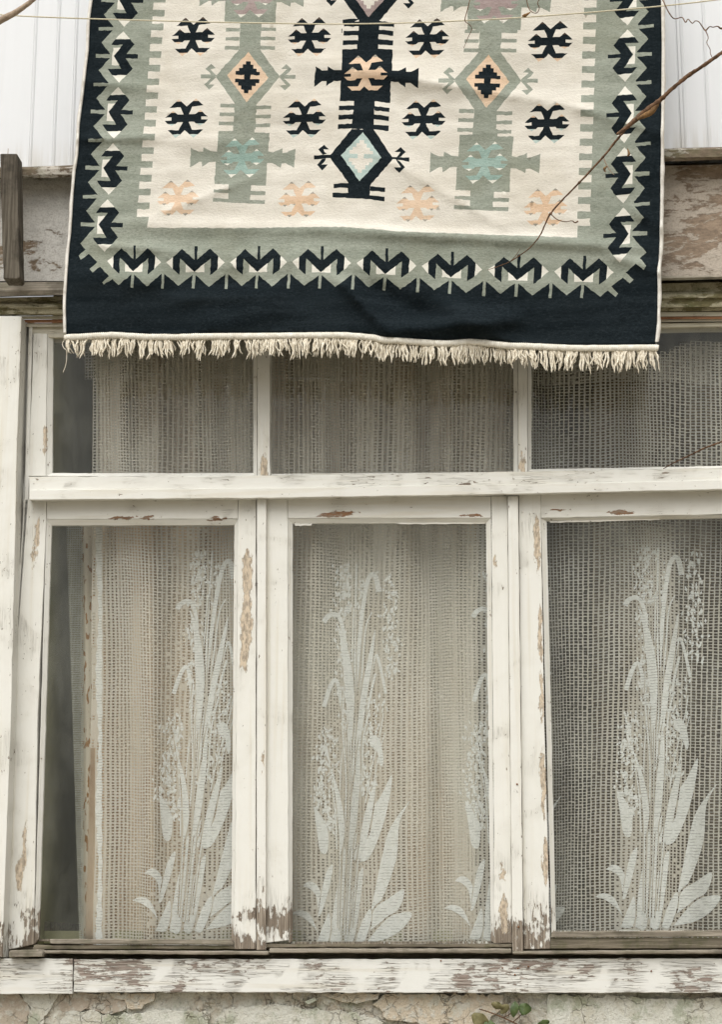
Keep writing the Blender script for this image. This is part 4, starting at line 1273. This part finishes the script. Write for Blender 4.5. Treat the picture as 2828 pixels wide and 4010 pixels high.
def plant_polys(seed):
    rnd = random.Random(seed)
    z3, z6 = ZT(1900, 1800, 1.7446), ZT(1900, 2700, 1.7446)
    P = []
    def closed(pts): return [p for p in spline(pts + [pts[0]], 4)[:-1]]
    # broad leaves at the foot
    for q in ([(1180, 1060), (1290, 760), (1380, 620), (1455, 478), (1440, 640), (1385, 860), (1290, 1060)],
              [(1300, 1500), (1390, 1050), (1450, 840), (1588, 655), (1515, 800), (1495, 1050), (1410, 1300), (1315, 1460)],
              [(1285, 1570), (1345, 1400), (1440, 1330), (1552, 1265), (1515, 1400), (1390, 1490)],
              [(1290, 1632), (1380, 1520), (1480, 1440), (1612, 1428), (1545, 1535), (1430, 1605)],
              [(900, 690), (925, 860), (950, 1000), (1000, 1010), (1005, 860), (955, 760)],
              [(828, 1245), (870, 1212), (925, 1230), (965, 1310), (945, 1410), (925, 1310), (880, 1262)],
              [(752, 1432), (810, 1408), (885, 1440), (940, 1560), (900, 1510), (825, 1455)],
              [(940, 1450), (985, 1180), (1042, 1095), (1020, 1250), (965, 1430)],
              [(1030, 1640), (1050, 1400), (1090, 1180), (1130, 1120), (1120, 1350), (1105, 1640)],
              [(1130, 1640), (1150, 1400), (1210, 1200), (1260, 1120), (1240, 1350), (1190, 1640)],
              [(930, 1640), (985, 1500), (1020, 1430), (1030, 1540), (1005, 1640)],
              [(1210, 1640), (1250, 1500), (1310, 1400), (1320, 1480), (1265, 1640)]):
        c = closed(q)
        mx_, my_ = sum(a for a, b in c) / len(c), sum(b for a, b in c) / len(c)
        g = []
        for (x, y) in c:
            l = math.hypot(x - mx_, y - my_) or 1
            g.append((x + (x - mx_) / l * 13, y + (y - my_) / l * 13))
        P.append((z6(c), z6(g)))
    # reed blades: rise, arch over and droop
    for q, w0, w1 in (([(1120, 3150), (1150, 2640), (1170, 1800), (1215, 1100), (1255, 760), (1292, 672), (1325, 690), (1345, 790)], 26, 26),
                      ([(1105, 3120), (1130, 2500), (1140, 1800), (1120, 1250), (1085, 1010), (1040, 945), (985, 960), (958, 1000)], 16, 26),
                      ([(1110, 3000), (1130, 2300), (1118, 1800), (1075, 1480), (1045, 1395), (1005, 1450), (965, 1580)], 22, 22),
                      ([(1150, 3100), (1175, 2400), (1220, 1850), (1290, 1400), (1328, 1228), (1360, 1290), (1405, 1490)], 24, 14),
                      ([(1130, 3150), (1160, 2600), (1185, 1700), (1180, 1100), (1185, 600)], 22, 8),
                      ([(1150, 3150), (1175, 2600), (1215, 2050), (1285, 1560), (1330, 1350)], 22, 12),
                      ([(1090, 3100), (1092, 2600), (1090, 2000), (1150, 1500), (1170, 900)], 10, 6),
                      ([(1180, 3100), (1230, 2560), (1290, 2100), (1370, 1750), (1390, 1620)], 12, 5),
                      ([(1260, 2500), (1300, 2280), (1345, 1990), (1400, 1760)], 8, 5),
                      ([(1120, 2560), (1130, 2100), (1100, 1700), (1110, 1420)], 14, 8), ([(1195, 2560), (1235, 2150), (1250, 1800), (1290, 1600)], 16, 8),
                      ([(1070, 2560), (1050, 2250), (1010, 1980), (985, 1830)], 12, 6), ([(1210, 1700), (1240, 1250), (1260, 1020), (1300, 930)], 16, 6)):
        q2 = [(x, y) for x, y in q]
        P.append((z3(strip(q2, w0 * .75, w1 * 1.45)), z3(strip(q2, w0 * .75 + 16, w1 * 1.45 + 18))))
    # broad blades half way up
    for q in ([(1160, 1900), (1118, 1500), (1080, 1140), (1045, 1000), (1130, 1180), (1182, 1500)],
              [(1190, 1900), (1228, 1500), (1296, 1150), (1326, 1060), (1296, 1350), (1234, 1700)],
              [(1150, 2600), (1168, 2250), (1200, 2000), (1222, 1880), (1228, 2080), (1204, 2420)],
              [(1095, 2600), (1070, 2300), (1035, 2090), (1012, 1990), (1085, 2180), (1125, 2420)],
              [(1215, 2650), (1250, 2380), (1310, 2160), (1345, 2080), (1320, 2300), (1265, 2560)]):
        c = closed(q)
        mx_, my_ = sum(a for a, b in c) / len(c), sum(b for a, b in c) / len(c)
        P.append((z3(c), z3([(x + (11 if x > mx_ else -11), y + (14 if y > my_ else -14)) for x, y in c])))
    # drooping cups
    for q in ([(1290, 1790), (1335, 1775), (1375, 1830), (1395, 1950), (1375, 1990), (1345, 1880), (1300, 1850)],):
        P.append((z3(closed(q)), None))
    # grain heads: many little seeds
    def seeds(x0, y0, x1, y1, wd, n):
        for _ in range(n):
            t = rnd.random()
            cx = x0 + (x1 - x0) * t + rnd.gauss(0, wd); cy = y0 + (y1 - y0) * t
            a = rnd.uniform(-.6, .6); l = rnd.uniform(11, 26); w = rnd.uniform(6, 11)
            dx, dy = math.sin(a) * l, -math.cos(a) * l
            nx, ny = math.cos(a) * w, math.sin(a) * w
            P.append((z3([(cx - dx, cy - dy), (cx + nx, cy + ny), (cx + dx, cy + dy), (cx - nx, cy - ny)]), None))
    seeds(1090, 600, 1110, 980, 34, 90)
    seeds(1420, 640, 1440, 1400, 34, 110)
    seeds(1000, 1720, 955, 2330, 42, 150)
    seeds(1030, 2300, 1000, 2450, 30, 30)
    seeds(1330, 1500, 1250, 2200, 40, 90)
    seeds(1080, 1050, 1110, 1700, 30, 60)
    seeds(1230, 700, 1215, 1000, 12, 14)
    return P

for k, (dx, dy) in enumerate(PLANTS):
    polys, keepers = [], []
    for p, grow in plant_polys(11 + k):
        sx = .96 if k != 0 else 1.0
        def place(pts):
            q = []
            for (x, y) in pts:
                xx = 2559 + (x - 2559) * sx + dx + ((3640 - y) * (.055 if k == 3 else .012 if k == 2 else 0))
                yy = y + dy + (1 - (3640 - y) / 1500) * -10
                q.append((xx / K, min(yy, 3690) / K))
            return q
        q = place(p)
        xs_ = [a for a, b in q]
        if min(xs_) < 209 or min(xs_) > 1735: continue
        if grow:                                   # a row of open net round each blade
            polys.append(place(grow)); keepers.append(False)
        polys.append(q); keepers.append(True)
    if not polys: continue
    xs_ = [a for p in polys for a, b in p]; ys_ = [b for p in polys for a, b in p]
    ov, of, ids = cut_mesh(polys, 12, (min(xs_), min(ys_), max(xs_), max(ys_)), inside=False)
    F_ = [f for f, i in zip(of, ids) if keepers[i]]
    V_ = [PD(a.x, a.y, cur_y(a.x, a.y) - .0012) for a in ov]
    used = sorted({i for f in F_ for i in f}); rem = {o_: n_ for n_, o_ in enumerate(used)}
    o = mesh_obj('lace_plant', [V_[i] for i in used], [[rem[i] for i in f] for f in F_], MAT['lace'], curtain)
    if sum(p.normal.y for p in o.data.polygons) > 0: o.data.flip_normals()

# white hem woven down the left edge of the lace
def hem():
    L, Rr = [], []
    y = 1182
    while y < 2128:
        w = 10 + 3 * math.sin(y / 46)
        L.append((227 - max(2, w) + 1.5 * math.sin(y / 5), y)); Rr.append((228 + 1.2 * math.sin(y / 9), y))
        y += 6
    q = L + Rr[::-1]
    ov, of, _ = cut_mesh([q], 8, (205, 1182, 230, 2128))
    mesh_obj('lace_hem', [PD(a.x, a.y, cur_y(a.x, a.y) - .0012) for a in ov], of, MAT['lace'], curtain)
hem()

# second, finer net behind the upper lights
def val_y(x, y): return .150 + .010 * math.sin(x / 24 + 2) + .006 * math.sin(x / 51)
valance = net('net_valance', 212, 1735, 745, 862, 8.2, 6.6, lambda x, y, r: (.66 + r.gauss(0, .04), .68 + r.gauss(0, .04)), val_y, MAT['net'],
              lambda x, y: y > top_edge(x) + 12, 1.6, 21)
tag(valance, 'fine net hanging double behind the upper lights', 'net')

# sheer edge at the far left of the left casement
def she_y(x, y): return .150 + .01 * math.sin(x / 9)
sheer = net('sheer_curtain', 147, 186, 1120, 2126, 4.2, 5.0, lambda x, y, r: (.60 + r.gauss(0, .06), .62 + r.gauss(0, .06)), she_y, MAT['sheer'],
            None, .12, 33, lambda x, y: max(0, y - 1180) * .031 * max(0, 1 - (x - 147) / 36))
tag(sheer, 'thin grey sheer net edge at the dark left end of the window', 'curtain')

# tan drape behind the lace
def drape(name, x0, x1, y0, y1, depth, amp, wl, mat, label, edge=None):
    nx, ny = int((x1 - x0) / 6), 24
    v, f = [], []
    for j in range(ny + 1):
        y = y0 + (y1 - y0) * j / ny
        for i in range(nx + 1):
            x = x0 + (x1 - x0) * i / nx
            d = depth + amp * math.sin(x / wl + .6 * math.sin(y / 500)) + amp * .5 * math.sin(x / wl * 2.3 + 1) + .006 * mnoise.noise(Vector((x / 50, y / 200, 1)))
            v.append(PD(x, y, d))
    for j in range(ny):
        for i in range(nx):
            a = j * (nx + 1) + i
            f.append([a, a + nx + 1, a + nx + 2, a + 1])
    o = mesh_obj(name, v, f, mat, smooth=True)
    so = o.modifiers.new('thickness', 'SOLIDIFY'); so.thickness = .0015
    return tag(o, label, 'drape')
drape('drape', 181, 1075, 1090, 2126, .205, .030, 19, MAT['drape'], 'tan and brown patterned drape behind the lace in the left and middle casements')
drape('gathered_cloth', 216, 1180, 752, 1085, .165, .034, 15, cloth_mat('pale gathered cloth', (0.58, 0.47, 0.36), (0.95, 0.88, 0.78), 9, 0.1), 'pale gathered cloth bunched behind the left and middle upper lights')
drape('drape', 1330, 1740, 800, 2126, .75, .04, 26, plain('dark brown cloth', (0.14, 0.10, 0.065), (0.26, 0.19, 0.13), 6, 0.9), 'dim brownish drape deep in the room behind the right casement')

# ================================================================ small things in front
# grey timber offcut standing on the ledge at the left
post = prism('timber_post', [(-1, 344), (37.5, 344), (40, 480), (43, 621), (38, 625), (6, 624), (2, 480)], -.155, -.102, MAT['grey_v'], None, .5, 20, .0025)
tag(post, 'short weathered grey timber post against the fascia at the left edge', 'timber post')
c = PD(17, 343, -.13)
tube('nail', [c + Vector((0, 0, -.01)), c + Vector((0, 0, .012))], .0007, MAT['nail'], post, 6)

line = tube('clothesline', [PD(*q) for q in spline([(-260, 10, -.26), (-100, 24, -.25), (50, 36, -.24), (300, 45, -.23), (600, 52, -.225), (800, 53.5, -.225), (1000, 48, -.225), (1200, 37, -.23), (1480, 14, -.24), (1700, -12, -.25), (1900, -38, -.26)], 8)], .0017, MAT['cord'], None, 8)
tag(line, 'thin cream clothesline stretched across the rug', 'clothesline')

def vine(name, rows, label, cat='branch', mat='bark', group=None, sides=8, kn=.12, m=6):
    s = spline([(a, b, c_, r * (.66 if name == 'vine' else 1)) for a, b, c_, r in rows], m)
    o = tube(name, [PD(a, b, c_) for a, b, c_, r in s], [max(.0005, r) for a, b, c_, r in s], MAT[mat], None, sides, True, kn)
    return tag(o, label, cat, group)

vine('branch', [(-60, 85, -.30, .008), (0, 46, -.30, .0085), (30, 30, -.30, .0075), (60, 10, -.30, .006), (90, -14, -.30, .0052), (130, -45, -.30, .005)], 'thick pale bare branch in the upper left corner', mat='bark_pale', sides=10, kn=.05)

v1 = vine('vine', [(1760, 20, -.42, .006), (1660, 92, -.38, .006), (1619, 118, -.36, .0062), (1580, 146, -.35, .0065), (1545, 169, -.33, .007), (1510, 197, -.32, .0068), (1480, 225, -.31, .0085), (1440, 255, -.30, .009),
              (1412, 280, -.29, .006), (1385, 312, -.285, .0042), (1353, 352, -.275, .0036), (1300, 409, -.265, .0036), (1262, 448, -.25, .0030), (1235, 479, -.245, .0030), (1222, 505, -.24, .0026), (1210, 530, -.235, .0024),
              (1188, 556, -.23, .0022), (1165, 573, -.222, .0020), (1145, 586, -.215, .0018), (1118, 597, -.21, .0013), (1094, 605, -.208, .0009)],
          'long dry brown vine slanting down across the right half of the rug', 'vine', kn=.22, m=8)
def sub(name, rows, mat='bark', sides=6, m=5):
    s = spline(rows, m)
    return tube(name, [PD(a, b, c_) for a, b, c_, r in s], [r for a, b, c_, r in s], MAT[mat], v1, sides, True, .1)
sub('broken_stub', [(1452, 246, -.30, .0058), (1420, 274, -.302, .0056), (1400, 290, -.304, .0046), (1384, 301, -.306, .0030)], 'bark')
sub('dry_husk', [(1478, 228, -.305, .004), (1462, 250, -.306, .0075), (1440, 262, -.305, .005), (1428, 268, -.304, .002)], 'dry')
sub('tendril', [(1236, 480, -.245, .0013), (1250, 492, -.25, .0011), (1268, 497, -.252, .0010), (1283, 495, -.252, .0010), (1290, 499, -.252, .0016), (1297, 496, -.252, .0020)])
sub('tendril', [(1353, 352, -.275, .0014), (1360, 368, -.28, .0012), (1370, 384, -.28, .0010), (1378, 392, -.28, .0008)], 'bark_pale')
sub('bud', [(1362, 373, -.282, .0012), (1356, 378, -.284, .003), (1358, 386, -.284, .001)], 'dry')
sub('bud', [(1408, 333, -.284, .001), (1411, 345, -.286, .0032), (1407, 350, -.286, .001)], 'dry')
sub('twig', [(1145, 586, -.215, .0009), (1158, 572, -.225, .0007), (1168, 555, -.23, .0005)])
for (a, b, c_) in ((1300, 409, -.266), (1235, 479, -.246), (1353, 352, -.276), (1510, 197, -.321)):
    p = PD(a, b, c_)
    tube('node', [p + Vector((.004, 0, .004)), p, p - Vector((.004, 0, .004))], [.0015, .0036, .0015], MAT['bark'], v1, 8)

vine('tendril', [(1478, -18, -.30, .0013), (1487, 0, -.30, .0014), (1500, 27, -.31, .0014), (1513, 42, -.31, .0013), (1530, 39, -.31, .0012), (1538, 50, -.315, .0013), (1544, 43, -.31, .0012), (1553, 52, -.315, .0012), (1560, 47, -.31, .0012),
                 (1568, 49, -.31, .0012), (1576, 60, -.31, .0013), (1583, 68, -.31, .0018), (1592, 60, -.315, .0012), (1600, 61, -.31, .0012), (1610, 59, -.31, .0014), (1618, 64, -.31, .0024), (1630, 60, -.31, .001)],
     'thin coiled brown tendril in the upper right corner', 'tendril', kn=.05)
vine('tendril', [(1583, 68, -.312, .0014), (1589, 84, -.32, .0010), (1586, 96, -.325, .0009), (1593, 110, -.33, .0009), (1594, 120, -.335, .0009), (1599, 131, -.345, .0009)], 'short hair-thin tendril hanging from the coil to the vine', 'tendril', kn=.05)
vine('tendril', [(1060, -20, -.24, .0013), (1054, 0, -.24, .0012), (1048, 24, -.24, .0012), (1043, 46, -.24, .0011), (1054, 56, -.242, .0009), (1058, 66, -.242, .0009), (1050, 84, -.24, .0008), (1040, 108, -.236, .0006)], 'thin bent dry tendril over the sage column, hooked on the clothesline', 'tendril', kn=.05)
vine('tendril', [(1180, -16, -.24, .0012), (1184, 12, -.24, .0012), (1192, 26, -.244, .0010), (1204, 29, -.248, .0010), (1210, 18, -.25, .0010), (1206, 6, -.246, .0010), (1216, -8, -.24, .0010)], 'small looped tendril at the top edge above the rug field', 'tendril', kn=.05)
vine('bud', [(1171, 36, -.244, .001), (1177, 35, -.244, .0042), (1183, 32, -.244, .0030), (1190, 27, -.244, .001)], 'small dark dry bud resting on the clothesline', 'bud', mat='dry')
vine('twig', [(1700, 940, -.16, .0022), (1650, 972, -.12, .002), (1619, 990, -.10, .0019), (1580, 1005, -.08, .0018), (1545, 1022, -.06, .0016), (1515, 1036, -.045, .0014), (1488, 1051, -.03, .0010)], 'thin brown twig lying across the right upper light', 'twig')

# ivy on the plaster
ivy = empty('ivy', PD(1130, 2290, -.02))
tag(ivy, 'small ivy sprig with dark green leaves on the plaster under the sill', 'ivy')
def ivy_stem(rows):
    s = spline(rows, 5)
    return tube('stem', [PD(a, b, c_) for a, b, c_, r in s], [r for a, b, c_, r in s], MAT['bark'], None, 6)
ip = [ivy_stem([(1075, 2262, -.018, .0012), (1100, 2270, -.022, .0014), (1130, 2282, -.022, .0016), (1165, 2300, -.02, .0018), (1200, 2330, -.012, .002)]),
      ivy_stem([(1130, 2282, -.022, .0012), (1145, 2272, -.026, .001), (1152, 2262, -.028, .0009)]),
      ivy_stem([(1150, 2292, -.02, .0012), (1168, 2276, -.026, .001), (1176, 2264, -.03, .0009)])]
def leaf(cx, cy, w, h, rot, mat, fold=.006, tilt=0):
    out = [(0, -1), (.35, -.8), (.75, -.55), (.95, -.1), (.8, .35), (.45, .75), (0, 1.05), (-.45, .75), (-.8, .35), (-.95, -.1), (-.75, -.55), (-.35, -.8)]
    v = []
    cs, sn = math.cos(rot), math.sin(rot)
    for k, (a, b) in enumerate([(0, -.9), (0, -.3), (0, .3), (0, .9)] + out):
        j = 1 + .08 * math.sin(5 * k + cx)
        x, y = a * w * j, b * h * j
        y_ = -.030 - fold * abs(a) + tilt * b + .002 * math.sin(3 * b + cx)
        v.append(PD(cx + x * cs - y * sn, cy + x * sn + y * cs, y_))
    ring = list(range(4, 16))
    f = [[0, 4, 5], [0, 5, 6, 1], [1, 6, 7], [1, 7, 8, 2], [2, 8, 9, 3], [3, 9, 10], [3, 10, 11], [3, 11, 12, 2], [2, 12, 13, 1], [1, 13, 14], [1, 14, 15, 0], [0, 15, 4]]
    o = mesh_obj('leaf', v, f, MAT[mat], None, smooth=True)
    so = o.modifiers.new('thickness', 'SOLIDIFY'); so.thickness = .0006
    return o
ip += [leaf(1154, 2262, 10, 20, .1, 'leaf', .006), leaf(1177, 2262, 17, 14, .35, 'leaf', .004), leaf(1116, 2254, 16, 9, .4, 'leaf_old', .004, .004), leaf(1076, 2287, 24, 16, .5, 'leaf_old', .004),
       leaf(1132, 2262, 10, 13, .7, 'leaf_old', .003), leaf(1220, 2294, 16, 8, -.3, 'leaf', .004), leaf(1098, 2300, 15, 14, .2, 'leaf', .004)]
for p in ip:
    p.parent = ivy
    p.location = Vector(p.location) - Vector(ivy.location)
